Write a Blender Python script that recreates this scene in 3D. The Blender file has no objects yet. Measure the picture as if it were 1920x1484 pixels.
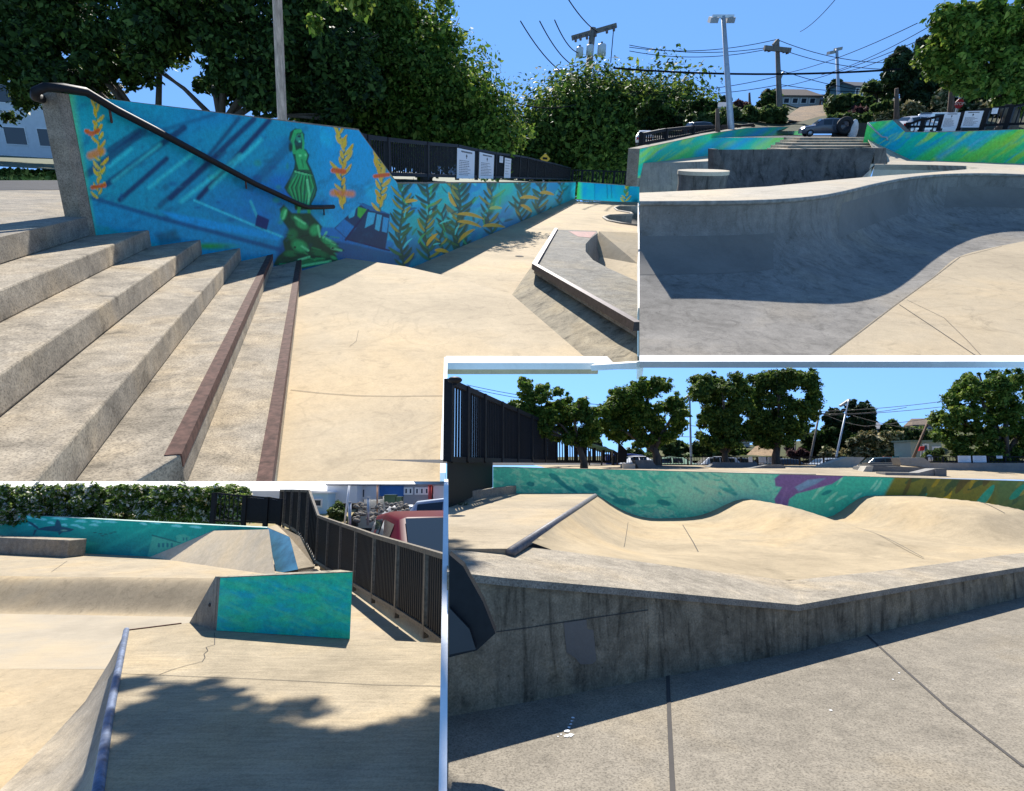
import bpy, math, random
import numpy as np
from mathutils import Vector, Matrix

SC = bpy.context.scene
# ------------------------------------------------------------------ camera, world, sun, exposure
F, CX, CY = 1100.0, 960.0, 742.0            # focal length and centre in photo pixels (1920 x 1484)
cam_d = bpy.data.cameras.new('camera')
cam_d.sensor_width = 36.0
cam_d.lens = 36.0 * F / 1920.0
cam_d.clip_start, cam_d.clip_end = 0.05, 3000.0
cam = bpy.data.objects.new('camera', cam_d)
SC.collection.objects.link(cam)
cam.rotation_euler = (math.radians(90), 0, 0)
SC.camera = cam

SUN = Vector((-0.07, 0.59, 0.80)).normalized()     # towards the sun
W = bpy.data.worlds.new('World'); SC.world = W; W.use_nodes = True
wn, wl = W.node_tree.nodes, W.node_tree.links
wn.clear()
tc = wn.new('ShaderNodeTexCoord'); sep = wn.new('ShaderNodeSeparateXYZ'); cmb = wn.new('ShaderNodeCombineXYZ')
mad = wn.new('ShaderNodeMath'); mad.operation = 'MULTIPLY_ADD'; mad.inputs[1].default_value = 0.6; mad.inputs[2].default_value = 0.34
mx = wn.new('ShaderNodeMath'); mx.operation = 'MAXIMUM'; mx.inputs[1].default_value = 0.12
sky = wn.new('ShaderNodeTexSky'); sky.sky_type = 'NISHITA'; sky.sun_disc = False
sky.sun_elevation = math.asin(SUN.z); sky.sun_rotation = math.atan2(SUN.x, SUN.y)
sky.air_density = 1.0; sky.dust_density = 0.0; sky.ozone_density = 4.0; sky.altitude = 0
bg = wn.new('ShaderNodeBackground'); bg.inputs['Strength'].default_value = 0.115
wo = wn.new('ShaderNodeOutputWorld')
wl.new(tc.outputs['Generated'], sep.inputs[0]); wl.new(sep.outputs['X'], cmb.inputs['X']); wl.new(sep.outputs['Y'], cmb.inputs['Y'])
wl.new(sep.outputs['Z'], mad.inputs[0]); wl.new(mad.outputs[0], mx.inputs[0]); wl.new(mx.outputs[0], cmb.inputs['Z'])
wl.new(cmb.outputs[0], sky.inputs['Vector']); hs = wn.new('ShaderNodeHueSaturation'); hs.inputs['Saturation'].default_value = 1.12; wl.new(sky.outputs[0], hs.inputs['Color']); wl.new(hs.outputs[0], bg.inputs['Color']); wl.new(bg.outputs[0], wo.inputs['Surface'])

sun_d = bpy.data.lights.new('sun', 'SUN'); sun_d.energy = 5.0; sun_d.angle = math.radians(0.5); sun_d.color = (1.0, 0.95, 0.87)
sun = bpy.data.objects.new('sun', sun_d); SC.collection.objects.link(sun)
sun.rotation_euler = SUN.to_track_quat('Z', 'Y').to_euler()
SC.view_settings.view_transform = 'Standard'; SC.view_settings.look = 'None'
SC.view_settings.exposure = 1.02; SC.view_settings.gamma = 1.0

rnd = random.Random(7)
nrs = np.random.RandomState(11)

# ------------------------------------------------------------------ plots: four skatepark terraces seen from one viewpoint
class Plot:
    """a terrace with its own floor; h = eye height over its z=0, s = its size"""
    def __init__(s, hl, hr, h, scale):
        d1 = Vector(((hl[0]-CX)/F, 1, -(hl[1]-CY)/F)); d2 = Vector(((hr[0]-CX)/F, 1, -(hr[1]-CY)/F))
        up = d1.cross(d2).normalized()
        if up.z < 0: up = -up
        y = Vector((0, 1, 0)); y = (y - up*y.dot(up)).normalized()
        x = y.cross(up).normalized()
        s.R = Matrix((x, y, up)).transposed()      # columns = local axes in world
        s.Ri = s.R.transposed()
        s.h, s.s = h, scale
        s.M = s.R.to_4x4() @ Matrix.Scale(scale, 4) @ Matrix.Translation((0, 0, -h))
        s.C = Vector((0, 0, h))
    def ray(s, u, v):
        return s.Ri @ Vector(((u-CX)/F, 1, -(v-CY)/F))
    def g(s, u, v, z=0.0):
        d = s.ray(u, v); t = (z-s.h)/d.z
        return s.C + d*t
    def d(s, u, v, y):
        r = s.ray(u, v); return s.C + r*(y/r.y)
    def pl(s, u, v, A, n):
        r = s.ray(u, v); t = (A-s.C).dot(n)/r.dot(n)
        return s.C + r*t
    def px(s, p):
        w = s.R @ (Vector(p)-s.C)
        return (CX+F*w.x/w.y, CY-F*w.z/w.y)

# ------------------------------------------------------------------ mesh builder
class MB:
    def __init__(s, smooth=False): s.v, s.f, s.smooth = [], [], smooth
    def add(s, vs, fs):
        o = len(s.v); s.v += [Vector(p) for p in vs]; s.f += [tuple(i+o for i in f) for f in fs]; return s
    def poly(s, pts): return s.add(pts, [tuple(range(len(pts)))])
    def prism(s, pts, vec):
        n = len(pts); vec = Vector(vec); a = [Vector(p) for p in pts]; b = [p+vec for p in a]
        fs = [tuple(range(n))[::-1], tuple(range(n, 2*n))] + [(i, (i+1) % n, n+(i+1) % n, n+i) for i in range(n)]
        return s.add(a+b, fs)
    def box(s, x0, x1, y0, y1, z0, z1):
        return s.prism([(x0, y0, z0), (x1, y0, z0), (x1, y1, z0), (x0, y1, z0)], (0, 0, z1-z0))
    def bar(s, p, q, w, t, up=(0, 0, 1)):
        p, q = Vector(p), Vector(q); d = (q-p).normalized(); up = Vector(up)
        if abs(d.dot(up)) > .98: up = Vector((0, 1, 0))
        x = d.cross(up).normalized()*w/2; y = x.cross(d).normalized()*t/2
        return s.prism([p-x-y, p+x-y, p+x+y, p-x+y], q-p)
    def tube(s, pts, r, n=8, cap=True):
        pts = [Vector(p) for p in pts]; m = len(pts); rs = r if isinstance(r, (list, tuple)) else [r]*m
        vs, fs, px = [], [], None
        for i, p in enumerate(pts):
            d = (pts[min(i+1, m-1)]-pts[max(i-1, 0)]).normalized()
            if px is None:
                a = Vector((0, 0, 1)) if abs(d.z) < .9 else Vector((1, 0, 0)); px = d.cross(a).normalized()
            else: px = (px-d*px.dot(d)).normalized()
            py = d.cross(px)
            for k in range(n):
                a = 2*math.pi*k/n; vs.append(p+(px*math.cos(a)+py*math.sin(a))*rs[i])
        for i in range(m-1):
            for k in range(n):
                fs.append((i*n+k, i*n+(k+1) % n, (i+1)*n+(k+1) % n, (i+1)*n+k))
        if cap: fs += [tuple(range(n))[::-1], tuple(range((m-1)*n, m*n))]
        return s.add(vs, fs)
    def grid(s, rows, close=False):
        m, n = len(rows), len(rows[0]); vs = [p for r in rows for p in r]
        return s.add(vs, [(i*n+j, i*n+j+1, (i+1)*n+j+1, (i+1)*n+j) for i in range(m-1) for j in range(n-1)])
    def ball(s, c, r, n=10, m=7):
        c = Vector(c); r = r if isinstance(r, (tuple, list)) else (r, r, r); rows = []
        for i in range(m+1):
            a = math.pi*i/m; rows.append([c+Vector((r[0]*math.sin(a)*math.cos(2*math.pi*k/n), r[1]*math.sin(a)*math.sin(2*math.pi*k/n), r[2]*math.cos(a))) for k in range(n+1)])
        return s.grid(rows)
    def disc(s, p, q, r, n=16): return s.tube([p, q], r, n)

def mk_mesh(name, mb, mat, off=Vector()):
    me = bpy.data.meshes.new(name)
    me.from_pydata([tuple(p-off) for p in mb.v], [], mb.f)
    if mat: me.materials.append(mat)
    if mb.smooth: me.shade_smooth()
    me.update()
    return me

def tag(o, label=None, cat=None, group=None, kind=None):
    if label: o['label'] = label
    if cat: o['category'] = cat
    if group: o['group'] = group
    if kind: o['kind'] = kind
    return o

def base_of(mb):
    xs = [p.x for p in mb.v]; ys = [p.y for p in mb.v]; zs = [p.z for p in mb.v]
    return Vector(((min(xs)+max(xs))/2, (min(ys)+max(ys))/2, min(zs)))

def bevel(o, w=.01, n=2, ang=40):
    m = o.modifiers.new('bevel', 'BEVEL'); m.width = w; m.segments = n; m.limit_method = 'ANGLE'; m.angle_limit = math.radians(ang); return o

def single(P, name, mb, mat, label=None, cat=None, group=None, kind=None):
    b = base_of(mb); o = bpy.data.objects.new(name, mk_mesh(name, mb, mat, b)); SC.collection.objects.link(o)
    o.matrix_world = P.M @ Matrix.Translation(b)
    return tag(o, label, cat, group, kind)

class Thing:
    """an Empty at the thing's base with its parts as children; parts built in plot coordinates (plot=True) or about the base"""
    def __init__(s, P, name, base, label=None, cat=None, group=None, rot=0.0, kind=None, plot=True):
        s.o = bpy.data.objects.new(name, None); SC.collection.objects.link(s.o); s.base = Vector(base); s.P = P; s.plot = plot
        s.o.empty_display_size = .2
        s.o.matrix_world = P.M @ Matrix.Translation(s.base) @ Matrix.Rotation(rot, 4, 'Z')
        tag(s.o, label, cat, group, kind)
    def part(s, name, mb, mat, parent=None, label=None):
        o = bpy.data.objects.new(name, mk_mesh(name, mb, mat, s.base if s.plot else Vector())); SC.collection.objects.link(o)
        o.parent = parent or s.o
        if label: o['label'] = label
        return o

def copy_tree(o, parent=None):
    c = o.copy(); SC.collection.objects.link(c)
    if parent: c.parent = parent
    for ch in list(o.children): copy_tree(ch, c)
    return c

def text_mb(txt, size, extr=.002):
    cu = bpy.data.curves.new('t', 'FONT'); cu.body = txt; cu.size = size; cu.align_x = 'CENTER'; cu.align_y = 'CENTER'; cu.extrude = extr
    to = bpy.data.objects.new('t', cu); me = bpy.data.meshes.new_from_object(to)
    mb = MB(); mb.v = [v.co.copy() for v in me.vertices]; mb.f = [tuple(p.vertices) for p in me.polygons]
    bpy.data.meshes.remove(me); bpy.data.objects.remove(to); bpy.data.curves.remove(cu)
    return mb

def place_mb(mb, O, X, Y):
    """mb drawn in xy (z = out) laid on a panel with origin O and axes X, Y"""
    X, Y = Vector(X).normalized(), Vector(Y).normalized(); Z = X.cross(Y); r = MB(mb.smooth)
    r.v = [Vector(O)+X*p.x+Y*p.y+Z*p.z for p in mb.v]; r.f = list(mb.f); return r

# ------------------------------------------------------------------ materials
def srgb(r, g, b):
    f = lambda c: (c/12.92 if c <= .04045 else ((c+.055)/1.055)**2.4)
    return tuple(f(x/255) for x in (r, g, b))

class NT:
    def __init__(s, name):
        s.m = bpy.data.materials.new(name); s.m.use_nodes = True; s.n = s.m.node_tree.nodes; s.l = s.m.node_tree.links
        s.b = s.n['Principled BSDF']; s.out = s.n['Material Output']
    def new(s, t, **k):
        n = s.n.new(t)
        for a, v in k.items(): setattr(n, a, v)
        return n
    def link(s, a, b): s.l.new(a, b)
    def coord(s, scale=(1, 1, 1), rot=(0, 0, 0)):
        t = s.new('ShaderNodeTexCoord'); mp = s.new('ShaderNodeMapping'); mp.inputs['Scale'].default_value = scale; mp.inputs['Rotation'].default_value = rot
        s.link(t.outputs['Object'], mp.inputs['Vector']); return mp.outputs[0]
    def noise(s, vec, scale, detail=4, rough=.6, dist=0):
        n = s.new('ShaderNodeTexNoise'); n.inputs['Scale'].default_value = scale; n.inputs['Detail'].default_value = detail
        n.inputs['Roughness'].default_value = rough; n.inputs['Distortion'].default_value = dist
        s.link(vec, n.inputs['Vector']); return n.outputs['Fac']
    def ramp(s, fac, stops):
        r = s.new('ShaderNodeValToRGB'); el = r.color_ramp.elements
        while len(el) > 1: el.remove(el[-1])
        for i, (p, c) in enumerate(stops):
            e = el[0] if i == 0 else el.new(p); e.position = p
            e.color = (c, c, c, 1) if isinstance(c, (int, float)) else (*c, 1)
        s.link(fac, r.inputs[0]); return r.outputs[0]
    def mul(s, a, b, f=1.0):
        m = s.new('ShaderNodeMix', data_type='RGBA', blend_type='MULTIPLY'); m.inputs[0].default_value = f
        s.link(a, m.inputs[6]); s.link(b, m.inputs[7]); return m.outputs[2]
    def mix(s, fac, a, b):
        m = s.new('ShaderNodeMix', data_type='RGBA')
        s.link(fac, m.inputs[0])
        for x, i in ((a, 6), (b, 7)):
            if isinstance(x, tuple): m.inputs[i].default_value = (*x, 1)
            else: s.link(x, m.inputs[i])
        return m.outputs[2]
    def bump(s, h, st=.3, dist=.01):
        b = s.new('ShaderNodeBump'); b.inputs['Strength'].default_value = st; b.inputs['Distance'].default_value = dist
        s.link(h, b.inputs['Height']); s.link(b.outputs[0], s.b.inputs['Normal'])

_mats = {}
def plain(name, c, rough=.6, metal=0.0, var=.15, sc=6.0, spec=.4):
    if name in _mats: return _mats[name]
    t = NT(name); v = t.noise(t.coord(), sc, 5); lo = tuple(x*(1-var) for x in c); hi = tuple(min(1, x*(1+var)) for x in c)
    t.link(t.ramp(v, [(.3, lo), (.7, hi)]), t.b.inputs['Base Color'])
    t.b.inputs['Roughness'].default_value = rough; t.b.inputs['Metallic'].default_value = metal; t.b.inputs['Specular IOR Level'].default_value = spec
    _mats[name] = t.m; return t.m

def clip(mb, P, u=None, v=None, keep=1):
    """cut a surface off along the straight terrace edge that runs through the viewpoint's column u or row v"""
    import bmesh
    if u is not None: n = P.ray(u, 0).cross(P.ray(u, 1000)); ref = P.ray(u+50, 700)
    else: n = P.ray(0, v).cross(P.ray(1900, v)); ref = P.ray(900, v+50)
    if n.dot(ref) < 0: n = -n
    bm = bmesh.new(); vs = [bm.verts.new(p) for p in mb.v]
    for f in mb.f:
        try: bm.faces.new([vs[i] for i in f])
        except ValueError: pass
    bmesh.ops.bisect_plane(bm, geom=bm.verts[:]+bm.edges[:]+bm.faces[:], plane_co=P.C, plane_no=n*keep, clear_inner=True)
    r = MB(mb.smooth); bm.verts.index_update(); r.v = [w.co.copy() for w in bm.verts]; r.f = [tuple(w.index for w in f.verts) for f in bm.faces]; bm.free(); return r

def concrete(name, c, dark=.55, big=.35, streak=0.0, speck=0.0, grain=.25, bump=.25, stain=.5, aniso=None, tint=(1.08, 1.0, .86), streak_lo=.25, stain_pos=(.40, .60), scuff=0.0):
    """cast concrete: broad blotches, dirt stains, trowel grain, aggregate specks and run-off streaks"""
    if name in _mats: return _mats[name]
    t = NT(name); o = t.coord()
    base = t.ramp(t.noise(o, big, 6, .62, .4), [(.28, tuple(x*.74 for x in c)), (.48, c), (.72, tuple(min(.9, x*y*1.12) for x, y in zip(c, tint)))])
    st = t.noise(o, big*3.1, 8, .68, .8)
    col = t.mul(base, t.ramp(st, [(stain_pos[0]-.08, dark), (stain_pos[0], (dark+1)/2), (stain_pos[1], 1.0)]), stain)
    gr = t.noise(t.coord(aniso or (1, 1, 1)), 9.0, 8, .7)
    col = t.mul(col, t.ramp(gr, [(.3, 1-grain), (.68, 1.0)]))
    fine = t.noise(o, 70.0, 3, .7)
    col = t.mul(col, t.ramp(fine, [(.32, 1-grain*.9), (.62, 1.0)]))
    if scuff:       # wheel scuffs and hairline crazing: thin wandering lines, some dark, some pale
        r1 = t.noise(t.coord((1, 1, 1)), .55, 3, .55, 2.2); col = t.mul(col, t.ramp(r1, [(.484, 1.0), (.497, .55), (.503, .55), (.516, 1.0)]), scuff)
        r2 = t.noise(t.coord((2.2, .6, 1), (0, 0, .6)), .9, 5, .6, 1.0); col = t.mul(col, t.ramp(r2, [(.425, 1.0), (.432, .7), (.438, 1.0)]), scuff)
        col = t.mul(col, t.ramp(t.noise(o, 2.6, 6, .75, 1.5), [(.30, .55), (.44, 1.0)]), min(1, scuff*2.6))
    if speck:
        col = t.mul(col, t.ramp(t.noise(o, speck, 2, .6), [(.36, .60), (.5, .96), (.62, 1.0)]))
        pit = t.new('ShaderNodeTexVoronoi'); pit.inputs['Scale'].default_value = speck*.45; t.link(o, pit.inputs['Vector'])
        col = t.mul(col, t.ramp(pit.outputs['Distance'], [(.05, .35), (.13, 1.0)]), .5)
    if streak:
        sv = t.noise(t.coord((4.2, 4.2, .55)), 1.3, 8, .72, 1.2)
        col = t.mul(col, t.ramp(sv, [(.36, streak_lo), (.47, .8), (.60, 1.0)]), streak)
        hl = t.new('ShaderNodeTexVoronoi'); hl.inputs['Scale'].default_value = 9.0; t.link(o, hl.inputs['Vector'])
        col = t.mul(col, t.ramp(hl.outputs['Distance'], [(.04, .15), (.085, 1.0)]), .6)
    t.link(col, t.b.inputs['Base Color']); t.b.inputs['Roughness'].default_value = .92; t.b.inputs['Specular IOR Level'].default_value = .2
    t.bump(fine, bump, .008)
    _mats[name] = t.m; return t.m

def leafmat(name, stops, rough=.62, trans=.42, vs=.5):
    if name in _mats: return _mats[name]
    t = NT(name); g = t.new('ShaderNodeNewGeometry')
    col = t.ramp(g.outputs['Random Per Island'], stops)
    col = t.mul(col, t.ramp(t.noise(t.coord(), vs, 4, .6), [(.34, (.62, .66, .70)), (.5, (.95, .95, .9)), (.66, (1.0, 1.0, .8))]))
    t.link(col, t.b.inputs['Base Color']); t.b.inputs['Roughness'].default_value = rough; t.b.inputs['Specular IOR Level'].default_value = .18
    tr = t.new('ShaderNodeBsdfTranslucent'); t.link(col, tr.inputs['Color'])
    mx = t.new('ShaderNodeMixShader'); mx.inputs[0].default_value = trans
    t.link(t.b.outputs[0], mx.inputs[1]); t.link(tr.outputs[0], mx.inputs[2]); t.link(mx.outputs[0], t.out.inputs[0])
    _mats[name] = t.m; return t.m

def paintmat(name, noise_amt=.25, sc=14.0, rough=.55):
    """mural paint over concrete: the painted colour attribute with brush and pore variation"""
    if name in _mats: return _mats[name]
    t = NT(name); a = t.new('ShaderNodeAttribute', attribute_name='paint'); o = t.coord()
    col = t.mul(a.outputs['Color'], t.ramp(t.noise(o, sc, 7, .7), [(.3, 1-noise_amt), (.62, 1.0)]))
    fine = t.noise(o, 90, 3, .7)
    col = t.mul(col, t.ramp(fine, [(.33, 1-noise_amt), (.5, 1.0)]))
    t.link(col, t.b.inputs['Base Color']); t.b.inputs['Roughness'].default_value = rough; t.b.inputs['Specular IOR Level'].default_value = .3
    t.bump(fine, .2, .006); _mats[name] = t.m; return t.m

def barkmat(name, c):
    if name in _mats: return _mats[name]
    t = NT(name); v = t.noise(t.coord((6, 6, 1.2)), 2.5, 7, .7)
    t.link(t.ramp(v, [(.3, tuple(x*.4 for x in c)), (.6, c), (.8, tuple(x*1.35 for x in c))]), t.b.inputs['Base Color'])
    t.b.inputs['Roughness'].default_value = .9; t.bump(v, .5, .02); _mats[name] = t.m; return t.m

def glassmat(name='tinted_glass', c=(.02, .03, .04)):
    if name in _mats: return _mats[name]
    t = NT(name); t.b.inputs['Base Color'].default_value = (*c, 1); t.b.inputs['Roughness'].default_value = .06; t.b.inputs['Specular IOR Level'].default_value = .45
    _mats[name] = t.m; return t.m

TAN = (.47, .385, .265)
M_FLOORB = concrete('lower_terrace_concrete', (.375, .30, .195), dark=.62, big=.32, grain=.2, scuff=.22, stain=.6)  # darker floor copy: offsets the lower terraces' stronger sun in the colour
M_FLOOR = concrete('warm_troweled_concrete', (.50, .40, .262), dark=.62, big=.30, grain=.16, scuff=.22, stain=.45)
M_FLOOR2B = concrete('pale_lower_terrace_concrete', (.38, .315, .22), dark=.6, big=.5, grain=.24, scuff=.22, stain=.55, aniso=(.35, 3, 3))  # pale floor copy, darkened the same way against stronger sun
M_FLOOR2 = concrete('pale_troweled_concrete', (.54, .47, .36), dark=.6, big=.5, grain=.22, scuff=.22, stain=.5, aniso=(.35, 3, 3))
M_STEP = concrete('weathered_step_concrete', (.52, .44, .325), dark=.36, big=1.5, grain=.34, speck=95, stain=.85, scuff=.18)
M_WALLC = concrete('stained_wall_concrete', (.40, .36, .28), dark=.45, big=.8, grain=.3, streak=.9, stain=.7)
M_WALLB = concrete('mildewed_wall_concrete', (.44, .37, .25), dark=.36, big=1.5, grain=.42, streak=.8, stain=.85, streak_lo=.25)
M_BOWL = concrete('grey_bowl_concrete', (.33, .30, .255), dark=.5, big=.55, grain=.25, streak=.45, stain=.7)
M_SIDEWALK = concrete('exposed_aggregate_sidewalk', (.29, .255, .20), dark=.6, big=.5, grain=.3, speck=85, stain=.55)
M_CAP = concrete('rough_cap_concrete', (.43, .375, .29), dark=.55, big=1.1, grain=.4, speck=95, stain=.8)
M_WHITE = concrete('white_painted_concrete', (.82, .81, .78), dark=.85, big=.8, grain=.05, bump=.08, stain=.3, tint=(1, 1, 1))
M_ASPH = concrete('asphalt', (.075, .075, .078), dark=.7, big=.6, grain=.4, speck=80, tint=(1, 1, 1))
M_RUST = plain('rusty_steel', (.095, .05, .038), .85, 0, .5, 25, .15)
M_STEEL = plain('worn_steel_pipe', (.13, .125, .13), .55, .2, .4, 18, .25)
M_BLACK = plain('black_painted_metal', (.009, .009, .010), .6, 0, .3, 20, .2)
M_CHAR = plain('sun_tinted_black_rail', (.10, .085, .066), .5, .2, .5, 20)  # tan tint puts sunlight on black posts and rails into their colour
M_DARKLINE = plain('dark_joint', (.05, .045, .04), .9)
M_WIRE = plain('black_cable', (.012, .012, .013), .95, 0, .1, 5, .02)
M_WOOD = barkmat('brown_wood_pole', (.16, .10, .065))
M_GREYWOOD = barkmat('grey_wood_pole', (.20, .17, .14))
M_GALV = plain('galvanised_steel', (.42, .44, .46), .45, .6, .15, 8)
M_BARK = barkmat('maple_bark', (.10, .075, .055))
M_PATCH = concrete('grey_cover_paint', (.215, .195, .165), dark=.85, big=.6, grain=.1, stain=.3, tint=(1, 1, 1))
M_MAPLE = leafmat('maple_leaves', [(0, (.022, .055, .008)), (.4, (.075, .15, .02)), (.75, (.16, .24, .034)), (1, (.28, .32, .06))])
M_MAPLED = leafmat('deep_green_leaves', [(0, (.01, .022, .007)), (.5, (.036, .074, .014)), (1, (.11, .17, .035))], trans=.35)
M_MAPLEM = leafmat('mid_green_leaves', [(0, (.02, .048, .01)), (.5, (.075, .14, .022)), (1, (.22, .28, .05))], trans=.42)
M_CONIF = leafmat('conifer_needles', [(0, (.01, .026, .011)), (.5, (.03, .06, .022)), (1, (.07, .105, .034))], trans=.2)
M_SHRUB = leafmat('shrub_leaves', [(0, (.022, .048, .015)), (.5, (.075, .125, .036)), (.85, (.14, .19, .055)), (1, (.24, .26, .09))])
M_FLOWER = leafmat('cream_blossom_leaves', [(0, (.03, .05, .018)), (.45, (.08, .11, .035)), (.62, (.34, .28, .13)), (1, (.62, .52, .30))], trans=.15)
M_ROSE = leafmat('rose_hedge_leaves', [(0, (.03, .07, .014)), (.38, (.12, .20, .04)), (.70, (.24, .32, .07)), (.80, (.28, .35, .09)), (.81, (.8, .72, .66)), (1, (.9, .86, .82))], trans=.5)
M_PURPLE = leafmat('plum_leaves', [(0, (.03, .016, .02)), (.6, (.09, .045, .05)), (1, (.15, .09, .085))])
# ------------------------------------------------------------------ foliage
def leaf_cloud(blobs, n, size, seed, spread=.55):
    """leaf-sized faces through a set of ellipsoid clumps: more of them near each clump's surface, holes between"""
    rs = np.random.RandomState(seed)
    B = np.array([[*c, *r] for c, r in blobs], float); vol = (B[:, 3]*B[:, 4]*B[:, 5])**.7
    idx = rs.choice(len(B), n, p=vol/vol.sum())
    d = rs.normal(size=(n, 3)); d /= np.linalg.norm(d, axis=1)[:, None]
    rad = 1-np.abs(rs.normal(0, .36, n)); rad = np.clip(rad, .05, 1.05)
    lump = 1+.18*np.sin(d[:, 0]*5+idx)+.16*np.sin(d[:, 1]*6+idx*2.1)+.14*np.sin(d[:, 2]*7+idx*.7)
    P0 = B[idx, :3]+d*B[idx, 3:]*(rad*lump)[:, None]
    nrm = d*.7+rs.normal(0, .6, (n, 3))+np.array([0, 0, .5]); nrm /= np.linalg.norm(nrm, axis=1)[:, None]
    a = np.cross(nrm, rs.normal(size=(n, 3))); a /= np.linalg.norm(a, axis=1)[:, None]; b = np.cross(nrm, a)
    sz = size*np.clip(rs.lognormal(-.12, .42, n), .35, 2.0)[:, None]
    V = np.stack([P0+a*sz, P0+b*sz*spread+nrm*sz*.15, P0-a*sz, P0-b*sz*spread+nrm*sz*.15], 1).reshape(-1, 3)
    return V
def leaf_mesh(name, V, mat, off):
    me = bpy.data.meshes.new(name); n = len(V)//4
    me.vertices.add(len(V)); me.vertices.foreach_set('co', (V-np.array(off)).astype(np.float32).ravel())
    me.loops.add(len(V)); me.loops.foreach_set('vertex_index', np.arange(len(V), dtype=np.int32))
    me.polygons.add(n); me.polygons.foreach_set('loop_start', np.arange(0, len(V), 4, dtype=np.int32))
    me.update(calc_edges=True); me.materials.append(mat); return me

def clump(c, r, n, seed, rr=(.28, .5), flat=.85):
    """n sub-clumps scattered in a big ellipsoid"""
    q = random.Random(seed); out = []
    for i in range(n):
        while True:
            x, y, z = q.uniform(-1, 1), q.uniform(-1, 1), q.uniform(-1, 1)
            if .12 < x*x+y*y+z*z < 1: break
        k = q.uniform(*rr)
        out.append(((c[0]+x*r[0]*.82, c[1]+y*r[1]*.82, c[2]+z*r[2]*.82), (r[0]*k, r[1]*k, r[2]*k*flat)))
    return out

def tree(P, name, base, blobs, n, size, mat, label, cat='tree', group=None, trunk_r=.18, limbs=5, seed=1, bark=None, spread=.55, lean=0, twigs=True, forkf=.6):
    base = Vector(base); T = Thing(P, name, base, label, cat, group)
    V = leaf_cloud(blobs, n, size, seed, spread); o = bpy.data.objects.new('crown', leaf_mesh('crown', V, mat, base)); SC.collection.objects.link(o); o.parent = T.o
    q = random.Random(seed); mb = MB(True)
    cz = sum(b[0][2] for b in blobs)/len(blobs); cx = sum(b[0][0] for b in blobs)/len(blobs); cy = sum(b[0][1] for b in blobs)/len(blobs)
    lowz = min(b[0][2]-b[1][2]*.6 for b in blobs); fork = Vector((base.x*.8+cx*.2, base.y*.8+cy*.2, max(base.z+.25*(cz-base.z), min(lowz, base.z+forkf*(cz-base.z)) if forkf < .8 else base.z+forkf*(cz-base.z))))
    mid = (base+fork)/2+Vector((q.uniform(-.1, .1), 0, 0))*trunk_r*4
    mb.tube([base-Vector((0, 0, .3)), base+Vector((0, 0, .05)), mid, fork], [trunk_r*1.5, trunk_r*1.15, trunk_r, trunk_r*.8], 9)
    bl = sorted(blobs, key=lambda b: q.random())[:limbs]
    for c, r in bl:
        c = Vector(c); m = fork.lerp(c, .5)+Vector((q.uniform(-1, 1), q.uniform(-1, 1), .4))*trunk_r*1.5
        mb.tube([fork-Vector((0, 0, trunk_r)), m, c], [trunk_r*.6, trunk_r*.38, trunk_r*.1], 6)
        if twigs:
            for k in range(3):
                e = c+Vector((q.uniform(-.8, .8)*r[0], q.uniform(-.8, .8)*r[1], q.uniform(-.5, .9)*r[2]))
                mb.tube([m, e], [trunk_r*.2, trunk_r*.05], 5)
    T.part('trunk', mb, bark or M_BARK); return T

def shrub(P, name, blobs, n, size, mat, label, cat='shrub', group=None, seed=1, kind=None, spread=.55):
    bx = sum(b[0][0] for b in blobs)/len(blobs); by = sum(b[0][1] for b in blobs)/len(blobs); bz = min(b[0][2]-b[1][2] for b in blobs)
    off = Vector((bx, by, bz)); V = leaf_cloud(blobs, n, size, seed, spread)
    o = bpy.data.objects.new(name, leaf_mesh(name, V, mat, off)); SC.collection.objects.link(o); o.matrix_world = P.M @ Matrix.Translation(off)
    return tag(o, label, cat, group, kind)

def px_blobs(P, lst, dy=.8):
    """clumps given by where they stand: (u, v, y, ru, rv) with ru, rv in photo pixels at that distance"""
    out = []
    for u, v, y, ru, rv in lst:
        k = y/F; out.append((tuple(P.d(u, v, y)), (ru*k, max(ru, rv)*k*dy, rv*k)))
    return out
def px_fill(P, pts, y, n, rad, seed, dy=.6, jit=1.2):
    """n clumps scattered inside a crown outline standing at distance y"""
    q = random.Random(seed); us = [p[0] for p in pts]; vs = [p[1] for p in pts]; out = []; tries = 0
    while len(out) < n and tries < 20000:
        tries += 1; u, v = q.uniform(min(us), max(us)), q.uniform(min(vs), max(vs)); inside = False; j = len(pts)-1
        for i in range(len(pts)):
            if (pts[i][1] > v) != (pts[j][1] > v) and u < (pts[j][0]-pts[i][0])*(v-pts[i][1])/(pts[j][1]-pts[i][1])+pts[i][0]: inside = not inside
            j = i
        if inside:
            r = rad*q.uniform(.65, 1.25); k = y/F
            out.append((tuple(P.d(u, v, y+q.uniform(-1, 1)*jit)), (r*k, r*k*dy*1.3, r*k*.8)))
    if n > 12:      # small sprays poking out along the outline
        for i in range(len(pts)):
            (u0, v0), (u1, v1) = pts[i], pts[(i+1) % len(pts)]; L = math.hypot(u1-u0, v1-v0)
            for j in range(int(L/(rad*.9))):
                t = q.random(); r = rad*q.uniform(.25, .6); k = y/F; out.append((tuple(P.d(u0+(u1-u0)*t+q.uniform(-.4, .4)*rad, v0+(v1-v0)*t+q.uniform(-.4, .4)*rad, y+q.uniform(-1, 1)*jit)), (r*k, r*k*dy, r*k*.7)))
    return out

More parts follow.
